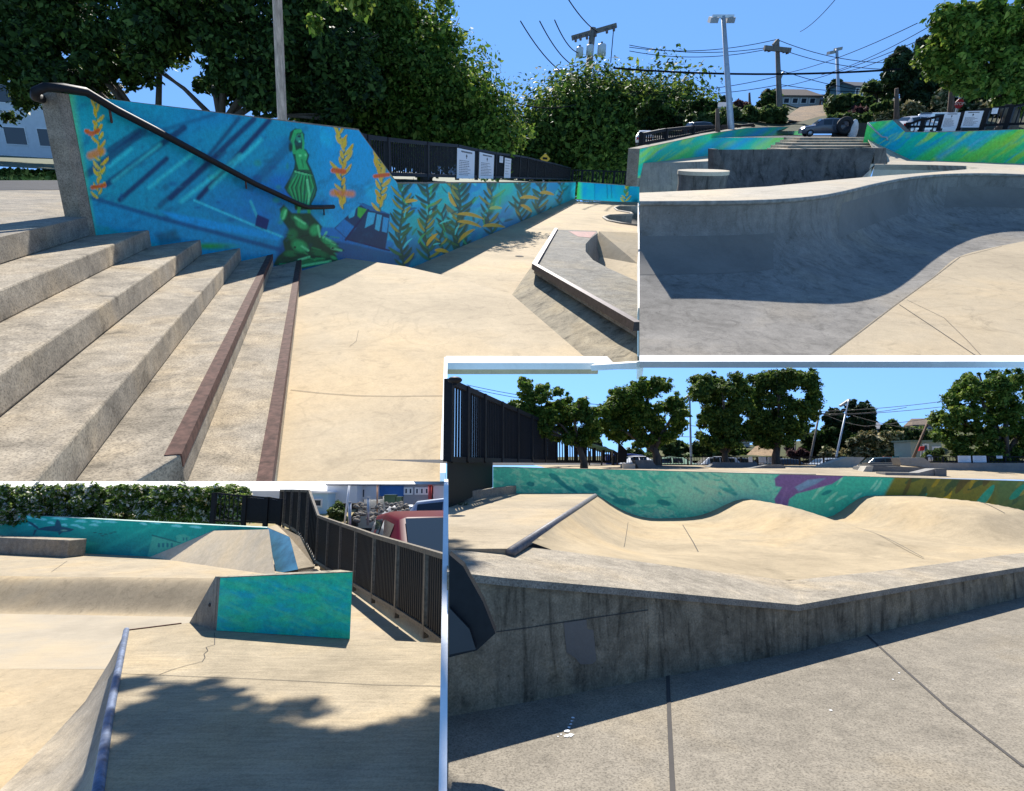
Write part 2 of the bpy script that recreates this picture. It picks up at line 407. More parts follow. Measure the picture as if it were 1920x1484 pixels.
# ------------------------------------------------------------------ mural painting (evaluated on the wall's own dense grid)
def vnoise(x, y, seed=0):
    xi, yi = np.floor(x).astype(np.int64), np.floor(y).astype(np.int64); fx, fy = x-xi, y-yi; fx = fx*fx*(3-2*fx); fy = fy*fy*(3-2*fy)
    def h(a, b):
        n = (a*374761393+b*668265263+seed*974711) & 0x7fffffff; n = ((n ^ (n >> 13))*1274126177) & 0x7fffffff; return ((n ^ (n >> 16)) & 0xffff)/65535.
    return (h(xi, yi)*(1-fx)+h(xi+1, yi)*fx)*(1-fy)+(h(xi, yi+1)*(1-fx)+h(xi+1, yi+1)*fx)*fy
def fbm(x, y, seed=0, o=4):
    r, a, t = 0, 1., 0
    for i in range(o): r = r+a*vnoise(x*2**i, y*2**i, seed+i*17); t += a; a *= .55
    return r/t
class Canvas:
    def __init__(s, U, V): s.U, s.V = U, V; s.c = np.zeros((len(U), 3)); s.q = random.Random(5)
    def lay(s, m, col):
        m = np.clip(m, 0, 1)[:, None]; s.c = s.c*(1-m)+np.array(srgb(*col))*m
    def sd_poly(s, pts):
        U, V = s.U, s.V; ins = np.zeros(len(U), bool); dist = np.full(len(U), 1e9); n = len(pts)
        for i in range(n):
            (x0, y0), (x1, y1) = pts[i], pts[(i+1) % n]
            if y0 != y1: ins ^= ((y0 > V) != (y1 > V)) & (U < (x1-x0)*(V-y0)/(y1-y0)+x0)
            dx, dy = x1-x0, y1-y0; t = np.clip(((U-x0)*dx+(V-y0)*dy)/(dx*dx+dy*dy+1e-9), 0, 1)
            dist = np.minimum(dist, np.hypot(U-x0-t*dx, V-y0-t*dy))
        return np.where(ins, -dist, dist)
    def poly(s, pts, col, soft=1.0, a=1.0):
        s.lay(a*np.clip(.5-s.sd_poly(pts)/soft, 0, 1), col)
    def stroke(s, pts, w, col, soft=1.0, a=1.0, w1=None):
        n = len(pts)-1; w1 = w if w1 is None else w1; m = np.zeros(len(s.U))
        for i in range(n):
            (x0, y0), (x1, y1) = pts[i], pts[i+1]; dx, dy = x1-x0, y1-y0
            t = np.clip(((s.U-x0)*dx+(s.V-y0)*dy)/(dx*dx+dy*dy+1e-9), 0, 1)
            ww = w+(w1-w)*(i+t)/n
            m = np.maximum(m, np.clip(.5-(np.hypot(s.U-x0-t*dx, s.V-y0-t*dy)-ww/2)/soft, 0, 1))
        s.lay(a*m, col)
    def leaf(s, x, y, ang, L, w, col, a=1.0, bend=.2):
        c, sn = math.cos(ang), math.sin(ang); p = ((s.U-x)*c+(s.V-y)*sn)/L; qq = (-(s.U-x)*sn+(s.V-y)*c)/L
        qq = qq-bend*p*p; wd = w/L*np.sqrt(np.clip(np.sin(np.clip(p, 0, 1)*math.pi), 0, 1))*.5
        m = ((p > 0) & (p < 1))*np.clip((wd-np.abs(qq))*L/.8+.5, 0, 1)*(wd > 0.01)
        s.lay(a*m, col)
    def ell(s, x, y, rx, ry, col, soft=.3, a=1.0, ang=0):
        c, sn = math.cos(ang), math.sin(ang); p = ((s.U-x)*c+(s.V-y)*sn)/rx; q = (-(s.U-x)*sn+(s.V-y)*c)/ry
        s.lay(a*np.clip((1-np.hypot(p, q))/soft, 0, 1), col)
    def kelp(s, pts, L, cols, stem=(40, 70, 30), n=14, w=5, sw=3, dark=.5, up=.7):
        s.stroke(pts, sw, stem, a=.9)
        for i in range(n):
            t = i/(n-1)*(len(pts)-1); k = min(int(t), len(pts)-2); f = t-k
            x = pts[k][0]+(pts[k+1][0]-pts[k][0])*f; y = pts[k][1]+(pts[k+1][1]-pts[k][1])*f
            sd = 1 if i % 2 else -1; ang = -math.pi/2+sd*s.q.uniform(up-.3, up+.45)
            l = L*s.q.uniform(.6, 1.15); s.leaf(x+1, y+1, ang, l, w*1.25, stem, dark, -.25*sd)
            s.leaf(x, y, ang, l, w*s.q.uniform(.7, 1.1), s.q.choice(cols), 1, -.25*sd)

def interp_poly(pts, a):
    return np.interp(a, [p[0] for p in pts], [p[1] for p in pts])
class Wall:
    """a vertical wall plane in a plot: A on it, running along direction w (horizontal), front normal n towards the viewer"""
    def __init__(s, P, A, B):
        s.P, s.A = P, Vector(A); d = Vector(B)-s.A; d.z = 0; s.w = d.normalized(); s.n = Vector((s.w.y, -s.w.x, 0))
        if (P.C-s.A).dot(s.n) < 0: s.n = -s.n
    def at(s, u, v, off=0.0): return s.P.pl(u, v, s.A+s.n*off, s.n)
    def az(s, u, v): p = s.at(u, v); return ((p-s.A).dot(s.w), p.z)
    def pt(s, a, z, off=0.0): return s.A+s.w*a+Vector((0, 0, z-s.A.z))+s.n*off
    def mural(s, top_px, bot_px, nu, nv, fn, mat, T, off=.004, gain=1.6, name='mural', cap=.9):
        top = sorted(s.az(*p) for p in top_px); bot = sorted(s.az(*p) for p in bot_px)
        a0, a1 = max(top[0][0], bot[0][0]), min(top[-1][0], bot[-1][0]); a0, a1 = min(top[0][0], bot[0][0]), max(top[-1][0], bot[-1][0])
        # columns evenly spread as seen along the wall's middle line
        m0, m1 = [s.P.px(s.pt(a, .5*(interp_poly(top, a)+interp_poly(bot, a)))) for a in (a0, a1)]; tt = np.linspace(0, 1, nu)
        aa = np.array([((s.at(m0[0]+(m1[0]-m0[0])*t, m0[1]+(m1[1]-m0[1])*t)-s.A).dot(s.w)) for t in tt]); aa[0], aa[-1] = a0, a1
        zt, zb = interp_poly(top, aa), interp_poly(bot, aa); tt = np.linspace(0, 1, nv)
        Z = zb[None, :]+(zt-zb)[None, :]*tt[:, None]
        O = s.A+s.n*off; X = O.x+s.w.x*aa; Y = O.y+s.w.y*aa
        VX = np.stack([np.broadcast_to(X, Z.shape), np.broadcast_to(Y, Z.shape), Z], -1).reshape(-1, 3)
        Wd = (VX-np.array(s.P.C)) @ np.array(s.P.R).T
        cv = Canvas(CX+F*Wd[:, 0]/Wd[:, 1], CY-F*Wd[:, 2]/Wd[:, 1]); fn(cv)
        me = bpy.data.meshes.new(name); me.vertices.add(len(VX)); me.vertices.foreach_set('co', (VX-np.array(T.base)).astype(np.float32).ravel())
        i = np.arange((nv-1)*nu).reshape(nv-1, nu)[:, :-1].ravel(); fl = np.stack([i, i+1, i+1+nu, i+nu], 1)
        if s.n.cross(Vector((0, 0, 1))).dot(s.w) > 0: fl = fl[:, ::-1]
        me.loops.add(fl.size); me.loops.foreach_set('vertex_index', fl.astype(np.int32).ravel())
        me.polygons.add(len(fl)); me.polygons.foreach_set('loop_start', np.arange(0, fl.size, 4, dtype=np.int32)); me.update(calc_edges=True)
        at = me.color_attributes.new('paint', 'FLOAT_COLOR', 'POINT')
        col = np.ones((len(VX), 4), np.float32); pc = cv.c*np.array((1.22, 1.0, .74))*gain; col[:, :3] = np.clip(pc*np.minimum(1, cap/np.maximum(pc.max(1), 1e-6))[:, None], 0, cap); at.data.foreach_set('color', col.ravel())
        me.materials.append(mat); o = bpy.data.objects.new(name, me); SC.collection.objects.link(o); o.parent = T.o; return o

# ------------------------------------------------------------------ repeated kinds
def fence(P, pts, label, post_w=.07, bar_w=.02, gap=.11, rail=.05, name='metal_fence', mat=None, bar_mat=None, group=None, lift=.12, solid=(), bar_d=None, up=None, post_d=None):
    """pts: (plan point with z of the foot, height); a post at each, one panel between neighbours"""
    mat = mat or M_BLACK; pts = [(Vector(p), h) for p, h in pts]; T = Thing(P, name, pts[0][0], label, 'fence', group)
    for p, h in pts:
        q = MB(); d = ((pts[1][0]-pts[0][0]).normalized()); q.bar(p, p+Vector((0, 0, h)), post_w, post_d or post_w, up=(d.x, d.y, 0)); T.part('post', q, mat)
    for k in range(len(pts)-1):
        (p, h), (q, g) = pts[k], pts[k+1]; m = MB(); bars = MB() if bar_mat else m; d = (q-p); d.z = 0; L = d.length; d.normalize()
        a, b = p+d*post_w*.55, q-d*post_w*.55; Z = Vector((0, 0, 1))
        m.bar(a+Z*(h-rail/2), b+Z*(g-rail/2), rail, rail); lo = MB() if bar_mat else m; lo.bar(a+Z*lift, b+Z*lift, rail, rail)
        n = max(2, int(L/gap))
        if k in solid:
            nn = Vector((d.y, -d.x, 0))*.01; m.prism([a+Z*(lift+rail*.55)-nn, b+Z*(lift+rail*.55)-nn, b+Z*(g-rail*1.1)-nn, a+Z*(h-rail*1.1)-nn], nn*2)
        else:
            for i in range(1, n):
                t = i/n; c = a.lerp(b, t); bars.bar(c+Z*(lift+rail*.5), c+Z*(h+(g-h)*t-rail), bar_w, bar_d or bar_w, up=(d.x, d.y, 0))
        if bar_mat: T.part('top_rail', m, mat); T.part('bottom_rail', lo, mat); T.part('pickets', bars, bar_mat)
        else: T.part('panel', m, mat)
    return T

def polyline(pts, t):
    """point at parameter t (0..1 by length) on a polyline of Vectors"""
    L = [(pts[i+1]-pts[i]).length for i in range(len(pts)-1)]; s = t*sum(L)
    for i, l in enumerate(L):
        if s <= l or i == len(L)-1: return pts[i].lerp(pts[i+1], s/l if l else 0)
        s -= l

CARS = {  # stations: x, half width, belt z, roof z, roof half width
 'suv':   [(2.25, .70, .62, .70, .60), (2.05, .88, .80, .92, .75), (1.15, .92, .95, 1.05, .80), (.45, .92, 1.02, 1.62, .66), (-.4, .92, 1.02, 1.68, .68), (-1.6, .92, 1.02, 1.62, .66), (-2.1, .90, .98, 1.10, .74), (-2.25, .84, .55, .70, .72)],
 'hatch': [(2.0, .66, .58, .64, .56), (1.8, .82, .72, .82, .70), (1.05, .86, .88, .98, .74), (.3, .86, .92, 1.42, .60), (-.5, .86, .92, 1.46, .62), (-1.4, .86, .92, 1.36, .60), (-1.9, .84, .88, .98, .70), (-2.0, .78, .5, .62, .66)],
 'van':   [(2.6, .80, .70, .85, .70), (2.4, .96, .95, 1.12, .84), (1.9, .98, 1.15, 1.3, .86), (1.3, .98, 1.2, 2.1, .78), (0, .98, 1.2, 2.25, .80), (-2.2, .98, 1.2, 2.2, .80), (-2.5, .98, 1.15, 2.0, .78), (-2.6, .94, .6, 1.2, .84)],
 'pickup':[(2.8, .82, .82, .90, .74), (2.6, .96, .98, 1.10, .86), (1.35, .98, 1.10, 1.20, .86), (.55, .98, 1.14, 1.80, .74), (-.2, .98, 1.14, 1.86, .76), (-1.0, .98, 1.14, 1.80, .74), (-1.25, .98, 1.12, 1.16, .90), (-2.75, .98, 1.10, 1.14, .92)],
}
def car(P, name, kind, pos, yaw, paint, label, group=None, scale=1.0, cat='car'):
    T = Thing(P, name, pos, label, cat, group, yaw, plot=False); S = CARS[kind]; k = scale; mb = MB(True); rows = []
    for x, w, zb, zt, wt in S:
        z0 = .28
        rows.append([Vector(p)*k for p in [(x, -w*.94, z0), (x, -w, z0+.22), (x, -w, zb), (x, -wt, zt-.04), (x, -wt*.8, zt), (x, wt*.8, zt), (x, wt, zt-.04), (x, w, zb), (x, w, z0+.22), (x, w*.94, z0)]])
    mb.grid(rows); mb.f.append(tuple(range(10))); n = len(mb.v); mb.f.append(tuple(range(n-10, n))[::-1])
    b = T.part('body', mb, paint); bevel(b, .03*k, 2, 25)
    gl = glassmat(); e = .012
    def pane(nm, pts): T.part(nm, MB().prism([Vector(p)*k for p in pts], Vector((0, 0, .004))), gl)
    # glass panes laid on the cabin's faces
    def face(i, j, t0, t1, side):
        (x0, w0, b0, r0, q0), (x1, w1, b1, r1, q1) = S[i], S[j]
        def p(t, up):
            x = x0+(x1-x0)*t; w = w0+(w1-w0)*t; bz = b0+(b1-b0)*t; rz = (r0+(r1-r0)*t)-.04; q = q0+(q1-q0)*t
            return (x, side*(w+(q-w)*up+e), bz+(rz-bz)*up)
        return [p(t0, .12), p(t1, .12), p(t1, .88), p(t0, .88)]
    fr, ro, mid, re = 2, 3, 4, 5
    for sd in (-1, 1):
        pts = face(ro, mid, .06, .94, sd); T.part('side_window', MB().poly([Vector(p)*k for p in pts]), gl)
        pts = face(mid, re, .04, .90, sd); T.part('side_window', MB().poly([Vector(p)*k for p in pts]), gl)
    (x0, w0, b0, r0, q0), (x1, w1, b1, r1, q1) = S[fr], S[ro]
    f = lambda t, sd: Vector((x0+(x1-x0)*t+e*1.5, sd*(q0+(q1-q0)*t)*.86, r0+(r1-r0)*t+e*2))*k
    T.part('windshield', MB().poly([f(.08, -1), f(.08, 1), f(.93, 1), f(.93, -1)]), gl)
    (x0, w0, b0, r0, q0), (x1, w1, b1, r1, q1) = S[5], S[6]
    f = lambda t, sd: Vector((x0+(x1-x0)*t-e*1.5, sd*(q0+(q1-q0)*t)*.86, r0+(r1-r0)*t+e*2))*k
    T.part('rear_window', MB().poly([f(.1, -1), f(.1, 1), f(.85, 1), f(.85, -1)]), gl)
    xs = (S[1][0]-.55, S[-1][0]+.75)
    for x in xs:
        for sd in (-1, 1):
            w = .90 if kind != 'hatch' else .83
            ty = T.part('tyre', MB(True).disc(Vector((x, sd*(w-.2), .33))*k, Vector((x, sd*(w+.02), .33))*k, .33*k, 20), plain('tyre_rubber', (.015, .015, .016), .8))
            T.part('rim', MB(True).disc(Vector((x, sd*(w+.0), .33))*k, Vector((x, sd*(w+.035), .33))*k, .20*k, 14), M_GALV, parent=ty)
    for sd in (-1, 1):
        x, w, zb, zt, wt = S[1]; T.part('headlight', MB().box((x-.03)*k, (x+.10)*k, (sd*w*.72-.14)*k, (sd*w*.72+.14)*k, (zb-.16)*k, (zb-.02)*k), plain('headlight_lens', (.7, .72, .75), .15))
        x, w, zb, zt, wt = S[-1]; T.part('taillight', MB().box((x-.02)*k, (x+.06)*k, (sd*w*.8-.1)*k, (sd*w*.8+.1)*k, (zb+.05)*k, (zb+.3)*k), plain('taillight_lens', (.35, .01, .01), .2))
    return T

def house(P, name, c, w, dpt, h, roof_h, rot, wall, roof, label, wins=(), cat='house', over=.25, flat=False, hip=0.0, group=None):
    """gabled or hipped house about its base; wins: (x, z, width, height) on the front (-y) wall"""
    T = Thing(P, name, c, label, cat, group, rot, plot=False); b = MB()
    b.prism([(-w/2, -dpt/2, 0), (w/2, -dpt/2, 0), (w/2, dpt/2, 0), (-w/2, dpt/2, 0)], (0, 0, h))
    if not flat and hip == 0:
        for x in (-w/2, w/2-.02): b.prism([(x, -dpt/2, h+.001), (x, dpt/2, h+.001), (x, 0, h+roof_h)], (.02, 0, 0))
    T.part('wall', b, wall); r = MB(); o = over
    if flat: r.box(-w/2-o, w/2+o, -dpt/2-o, dpt/2+o, h+.003, h+.003+roof_h)
    else:
        k = w/2*hip; t = Vector((0, 0, .1))
        A = [(-w/2-o, -dpt/2-o, h-.05), (w/2+o, -dpt/2-o, h-.05), (w/2+o-k, 0, h+roof_h), (-w/2-o+k, 0, h+roof_h)]
        B = [(w/2+o, dpt/2+o, h-.05), (-w/2-o, dpt/2+o, h-.05), (-w/2-o+k, 0, h+roof_h), (w/2+o-k, 0, h+roof_h)]
        r.prism([Vector(p)+t*.1 for p in A], t); r.prism([Vector(p)+t*.1 for p in B], t)
        if hip:
            r.prism([Vector(p)+t*.1 for p in (A[1], B[0], A[2])], t); r.prism([Vector(p)+t*.1 for p in (B[1], A[0], A[3])], t)
    T.part('roof', r, roof)
    for x, z, ww, hh in wins:
        fr = MB()
        for a0, a1, c0, c1 in ((x-ww/2-.06, x-ww/2, z-.06, z+hh+.06), (x+ww/2, x+ww/2+.06, z-.06, z+hh+.06), (x-ww/2, x+ww/2, z-.06, z), (x-ww/2, x+ww/2, z+hh, z+hh+.06)):
            fr.box(a0, a1, -dpt/2-.04, -dpt/2+.01, c0, c1)
        f = T.part('window', fr, plain('white_trim', (.75, .75, .74), .5, 0, .05))
        T.part('pane', MB().box(x-ww/2, x+ww/2, -dpt/2-.015, -dpt/2+.012, z, z+hh), glassmat('house_glass', (.04, .05, .065)), parent=f)
    return T

def wire(P, a, b, sag, r, label, group, n=14, mat=None):
    a, b = Vector(a), Vector(b); pts = []
    for i in range(n+1):
        t = i/n; p = a.lerp(b, t); p.z -= sag*4*t*(1-t); pts.append(p)
    return single(P, 'power_line', MB(True).tube(pts, r, 5), mat or M_WIRE, label, 'power line', group)

def rule_sign(P, O, X, Y, w, h, label, group=None, rows=9, small=False, name='park_sign'):
    """white notice board: title, emblem and lines of small print; O = lower left corner, X/Y along and up its face"""
    X, Y = Vector(X).normalized(), Vector(Y).normalized(); Z = X.cross(Y); O = Vector(O); T = Thing(P, name, O, label, 'sign', group)
    T.part('board', MB().prism([O, O+X*w, O+X*w+Y*h, O+Y*h], -Z*.015), plain('white_sign_face', (.72, .73, .74), .4, 0, .04))
    def bar(x0, x1, y0, y1): return [O+X*w*x0+Y*h*y0+Z*.002, O+X*w*x1+Y*h*y0+Z*.002, O+X*w*x1+Y*h*y1+Z*.002, O+X*w*x0+Y*h*y1+Z*.002]
    q = random.Random(int(w*1000)+rows); t = MB(); ink = plain('sign_ink', (.06, .06, .065), .6)
    if not small:
        x = .2
        while x < .8:
            l = q.uniform(.03, .055); t.prism(bar(x, x+l, .89-q.uniform(0, .006), .94), Z*.002); x += l+.012
        T.part('title', t, ink)
        e = MB(); c = O+X*w*.5+Y*h*.78+Z*.002
        e.prism([c-X*w*.05, c-Y*h*.07, c+X*w*.05, c+Y*h*.07], Z*.002); e.prism([c-X*w*.02-Y*h*.09, c+X*w*.02-Y*h*.09, c+X*w*.012-Y*h*.055, c-X*w*.012-Y*h*.055], Z*.002); T.part('emblem', e, ink)
    b = MB(); top = .62 if not small else .9
    for i in range(rows):
        y = top-i*(top-.08)/rows; x = .1; e = q.uniform(.55, .92)
        while x < e:
            l = q.uniform(.03, .1); b.prism(bar(x, min(e, x+l), y-.022, y), Z*.0015); x += l+.02
    T.part('small_print', b, plain('sign_small_print', (.10, .10, .11), .6)); return T
# ================================================================== PLOT 1 (upper left): stairs beside the painted wall
TL = Plot((589, 308), (1155, 340), 1.6, 8.0)
_A = TL.g(568, 507, 0); W1 = Wall(TL, _A, _A+TL.ray(1155, 340))
dS = Vector((TL.ray(589, 308).x, TL.ray(589, 308).y, 0)).normalized()      # along the steps
ZF = -.69
V3 = Vector

def tl_paint(c):
    U, V = c.U, c.V
    n1 = fbm(U/60, V/60, 1); n2 = fbm(U/22+V/40, V/22, 2); n3 = fbm(U/140, V/90, 3)
    c.c[:] = np.array(srgb(0, 118, 158))
    c.lay(np.clip((330-U)/160, 0, 1)*.75, (4, 128, 150)); c.lay(np.clip((n3-.45)*3, 0, 1)*np.clip((U-300)/200, 0, 1)*(U < 560), (0, 92, 166))
    c.lay(np.clip((U-560)/60, 0, 1)*.8, (0, 128, 196)); c.lay(np.clip((n1-.5)*4, 0, 1)*.5*(U > 600), (10, 170, 205)); c.lay(np.clip((n2-.55)*4, 0, 1)*.35, (0, 95, 140))
    c.lay(np.clip((V-400)/80, 0, 1)*np.clip((420-U)/200, 0, 1)*.6, (18, 128, 120))
    # light shafts: slanting navy bands
    for x0, y0, x1, y1, w, a in ((165, 326, 270, 246, 17, .6), (200, 346, 345, 240, 15, .7), (225, 375, 312, 298, 12, .75), (300, 385, 420, 286, 13, .5), (320, 372, 476, 224, 13, .75), (372, 372, 505, 226, 12, .8), (385, 300, 448, 222, 10, .6), (205, 282, 260, 246, 15, .6), (470, 350, 560, 255, 22, .35), (248, 262, 405, 214, 10, .35)):
        c.stroke([(x0, y0), (x1, y1)], w*.8, (2, 40, 84), 5, min(1, a*1.25))
    for i in range(60):
        x, y = c.q.uniform(190, 540), c.q.uniform(280, 480); c.ell(x, y, c.q.uniform(3, 13), c.q.uniform(3, 9), c.q.choice([(2, 74, 100), (8, 92, 130), (0, 60, 120), (20, 120, 90)]), .6, .5)
    for x0, y0, x1, y1, w in ((212, 340, 300, 272, 7), (340, 378, 450, 292, 8), (280, 352, 372, 280, 7), (395, 352, 490, 262, 7), (205, 312, 246, 280, 6)): c.stroke([(x0, y0), (x1, y1)], w, (40, 178, 196), 6, .55)
    # sunken hull
    c.poly([(170, 372), (300, 410), (530, 447), (540, 490), (330, 470), (180, 420)], (0, 116, 172), 8, .6); c.poly([(300, 395), (530, 440), (525, 452), (340, 420)], (0, 130, 200), 5, .8)
    c.stroke([(168, 370), (310, 412), (440, 446), (530, 470)], 8, (2, 60, 110), 4, .8); c.stroke([(364, 376), (450, 412), (530, 445)], 4, (40, 170, 200), 2, .8)
    c.stroke([(470, 378), (492, 430)], 5, (30, 140, 170), 2); c.poly([(482, 402), (505, 412), (500, 432), (478, 424)], (0, 30, 90), 2)
    c.poly([(290, 440), (330, 430), (340, 452), (300, 462)], (4, 70, 90), 8, .7); c.ell(395, 462, 60, 9, (20, 130, 30), .8, .9)
    c.poly([(540, 425), (630, 430), (780, 480), (800, 520), (500, 520)], (0, 64, 118), 10, .9); c.poly([(545, 424), (640, 428), (760, 460), (740, 476), (620, 450)], (0, 98, 176), 4, .85)
    # wheelhouse of the sunken boat
    c.poly([(627, 428), (648, 408), (680, 381), (731, 402), (727, 440), (722, 470), (650, 449)], (0, 42, 84), 1.5)
    c.poly([(629, 428), (645, 411), (668, 428), (650, 447)], (0, 98, 172), 1.5); c.poly([(668, 379), (700, 388), (730, 402), (690, 394)], (0, 84, 150), 1.5)
    for pg, col in (([(653, 405), (668, 388), (664, 406), (655, 410)], (30, 160, 215)), ([(671, 388), (688, 393), (678, 412), (670, 405)], (42, 140, 50)), ([(690, 398), (704, 400), (700, 420), (684, 428)], (40, 150, 205)), ([(707, 402), (716, 404), (711, 434), (703, 430)], (44, 158, 214)), ([(719, 407), (729, 410), (725, 437), (716, 434)], (30, 140, 215))):
        c.poly(pg, col, 1.2)
    c.stroke([(648, 450), (690, 394)], 4, (4, 24, 74), 1); c.stroke([(650, 449), (730, 470)], 3, (4, 24, 74), 1)
    # green bronze figure on a base of leaping dolphins
    G0, G1, G2, G3 = (6, 52, 34), (16, 96, 56), (28, 140, 84), (90, 205, 150)
    c.poly([(549, 290), (546, 268), (541, 262), (544, 248), (553, 241), (564, 243), (571, 252), (570, 268), (566, 277), (574, 281), (580, 291), (577, 303), (584, 318), (590, 334), (594, 352), (592, 368), (584, 382), (585, 394), (553, 394), (551, 376), (538, 362), (533, 352), (543, 334), (551, 318), (553, 304)], G0, 2)
    c.stroke([(552, 286), (548, 266), (554, 247), (563, 246)], 7, G2, 1.5); c.stroke([(568, 283), (569, 268), (566, 252)], 4, G2, 1.5); c.ell(560, 259, 6, 8.5, (30, 120, 96), .3); c.ell(561, 256, 4.5, 3, (4, 40, 40), .5); c.ell(562, 266, 3, 2.5, (80, 190, 160), .5); c.ell(545, 276, 5, 13, (5, 40, 30), .5)
    c.poly([(553, 284), (562, 279), (573, 283), (577, 292), (573, 304), (580, 319), (560, 318), (556, 304)], G2, 2); c.ell(563, 292, 4, 3.2, G3, .7); c.ell(573, 291, 3, 3, G3, .7); c.stroke([(566, 300), (569, 314)], 2, G1, 1.5)
    c.poly([(553, 318), (582, 322), (592, 346), (590, 366), (580, 386), (560, 388), (552, 374), (538, 358), (545, 338)], G1, 2); c.stroke([(552, 319), (584, 326)], 4, G0, 1); c.stroke([(553, 322), (584, 330)], 2.2, G3, 1, .8)
    for i, (x0, x1) in enumerate(((556, 543), (561, 551), (566, 560), (571, 568), (576, 577), (581, 587))): c.stroke([(x0, 328), (x1, 352), (x1*.5+283, 384)], 3, G2, 1.4, .9); c.stroke([(x0+2.5, 330), (x1+3, 352), (x1*.5+286, 384)], 1.8, G0, 1, .9)
    c.stroke([(576, 338), (580, 364), (577, 390)], 4, G3, 1.6, .85); c.stroke([(589, 336), (594, 356), (584, 380)], 2, G0); c.stroke([(562, 384), (560, 398)], 6, G2, 1.5); c.stroke([(578, 386), (580, 402)], 6, G2, 1.5)
    c.poly([(524, 392), (532, 384), (548, 400), (582, 400), (604, 425), (600, 440), (632, 462), (646, 470), (628, 474), (634, 490), (560, 506), (512, 498), (520, 482), (534, 470), (530, 452), (545, 436), (530, 415)], G0, 3)
    for x, y, rx, ry, a, g in ((532, 402, 8, 16, .3, G2), (556, 410, 14, 8, .4, G1), (566, 422, 16, 9, .5, G2), (548, 440, 13, 14, 0, G1), (590, 432, 12, 14, .4, G2), (562, 462, 20, 14, .5, G2), (618, 456, 22, 9, .55, G2), (545, 476, 16, 8, 0, G1), (600, 476, 22, 8, .3, G1), (580, 492, 40, 7, -.05, G1), (626, 484, 10, 4, .5, G2)):
        c.ell(x, y, rx, ry, g, .5, .95, a)
    for pg in ([(553, 408), (572, 420)], [(566, 462), (578, 470)], [(612, 448), (628, 458)], [(640, 470), (622, 466)], [(536, 395), (531, 410)], [(596, 424), (600, 444)], [(560, 500), (620, 490)], [(580, 482), (560, 488)], [(612, 436), (606, 446)]):
        c.stroke(pg, 4, G3, 2, .75)
    c.ell(553, 464, 3, 2.4, (4, 30, 20), .4); c.ell(624, 466, 4, 2, (4, 30, 20), .4)
    for i in range(26): x, y = c.q.uniform(520, 640), c.q.uniform(440, 504); c.stroke([(x, y), (x+c.q.uniform(5, 18), y+c.q.uniform(-4, 5))], 2.2, c.q.choice([G0, G2, (4, 30, 20)]), 1.2, .7)
    d = (U-131)-(V-176)*.148; c.lay(np.clip(1-d/14, 0, 1)*.9, (58, 156, 118))
    # kelp fronds
    gold = [(206, 190, 40), (196, 172, 34), (190, 178, 66)]; K = (52, 84, 40)
    c.kelp([(190, 335), (186, 265), (178, 195)], 22, gold, (60, 110, 60), 18, 6, 2.5); c.stroke([(162, 246), (172, 252), (184, 245)], 8, (222, 112, 22), 2); c.stroke([(170, 292), (190, 284)], 14, (190, 120, 30), 6, .8)
    c.kelp([(184, 372), (186, 318)], 18, gold, (40, 100, 80), 9, 5, 2); c.stroke([(173, 352), (196, 348)], 7, (214, 104, 30), 2)
    c.kelp([(643, 392), (640, 330), (646, 285), (632, 238)], 26, gold, K, 22, 7, 3); c.stroke([(625, 320), (645, 322)], 9, (224, 110, 26), 3); c.stroke([(625, 362), (660, 364)], 12, (180, 110, 30), 6, .8)
    c.kelp([(712, 396), (716, 340), (712, 292)], 25, gold, K, 18, 7, 4); c.stroke([(703, 331), (728, 328)], 7, (222, 108, 26), 2)
    # the long low wall: a kelp forest
    c.lay(np.clip((U-735)/20, 0, 1)*np.clip((n2-.42)*5, 0, 1)*.7, (20, 176, 214)); c.lay(np.clip((U-735)/20, 0, 1)*np.clip((n1-.52)*5, 0, 1)*.5, (20, 150, 120)); c.lay(np.clip((U-745)/20, 0, 1)*np.clip((V-420-(800-U)*.2)/50, 0, 1)*.6, (0, 50, 92))
    for x, y0, y1, L, w, nn in ((752, 500, 330, 40, 8, 24), (800, 488, 344, 44, 8, 20), (858, 480, 342, 52, 9, 22), (828, 476, 400, 30, 6, 10), (918, 440, 343, 36, 7, 16), (975, 420, 343, 34, 6, 16), (1012, 408, 343, 30, 6, 14), (1050, 392, 343, 18, 4, 10)):
        c.kelp([(x+6, y0), (x-4, (y0*2+y1)/3), (x+5, (y0+2*y1)/3), (x, y1)], L*.72, [(110, 122, 44), (46, 96, 50), (22, 74, 58), (14, 62, 58), (16, 70, 52), (30, 90, 60)], (12, 56, 42), int(nn*1.4), w*.72, 5*w/8, .6, .85)
    for i in range(70):
        x, y = c.q.uniform(745, 1070), c.q.uniform(345, 470)
        if y < 500-(x-785)*.43: c.leaf(x, y, c.q.uniform(-2.6, -.5), c.q.uniform(8, 26), c.q.uniform(2, 5), c.q.choice([(8, 70, 70), (20, 110, 80), (60, 200, 220), (0, 60, 110), (40, 150, 90)]), .75, .3)
    for x, y, an, l in ((858, 402, -.15, 48), (858, 416, -.1, 44), (856, 388, -2.4, 30), (862, 452, -1.0, 34), (800, 462, -1.2, 30), (815, 470, -.2, 26), (975, 372, -.3, 34), (976, 385, .2, 24), (1012, 362, -.2, 26), (918, 392, -.4, 22), (760, 380, -.5, 22), (905, 425, -.3, 40)):
        c.leaf(x, y, an, l, 7, (200, 182, 50), 1, .35)
    c.lay(np.clip((905-np.abs(U-905)-893)/12, 0, 1)*.0, (40, 180, 110)); c.poly([(935, 342), (965, 342), (935, 398), (915, 396)], (30, 170, 120), 12, .6)
    c.lay((U > 1040)*np.clip((n2-.4)*3, 0, 1)*.6, (20, 150, 180))
    # green bleed at the wall's end
    c.lay((.5+.5*n1)*np.clip((n2-.62)*6, 0, 1)*.4, (6, 80, 120))

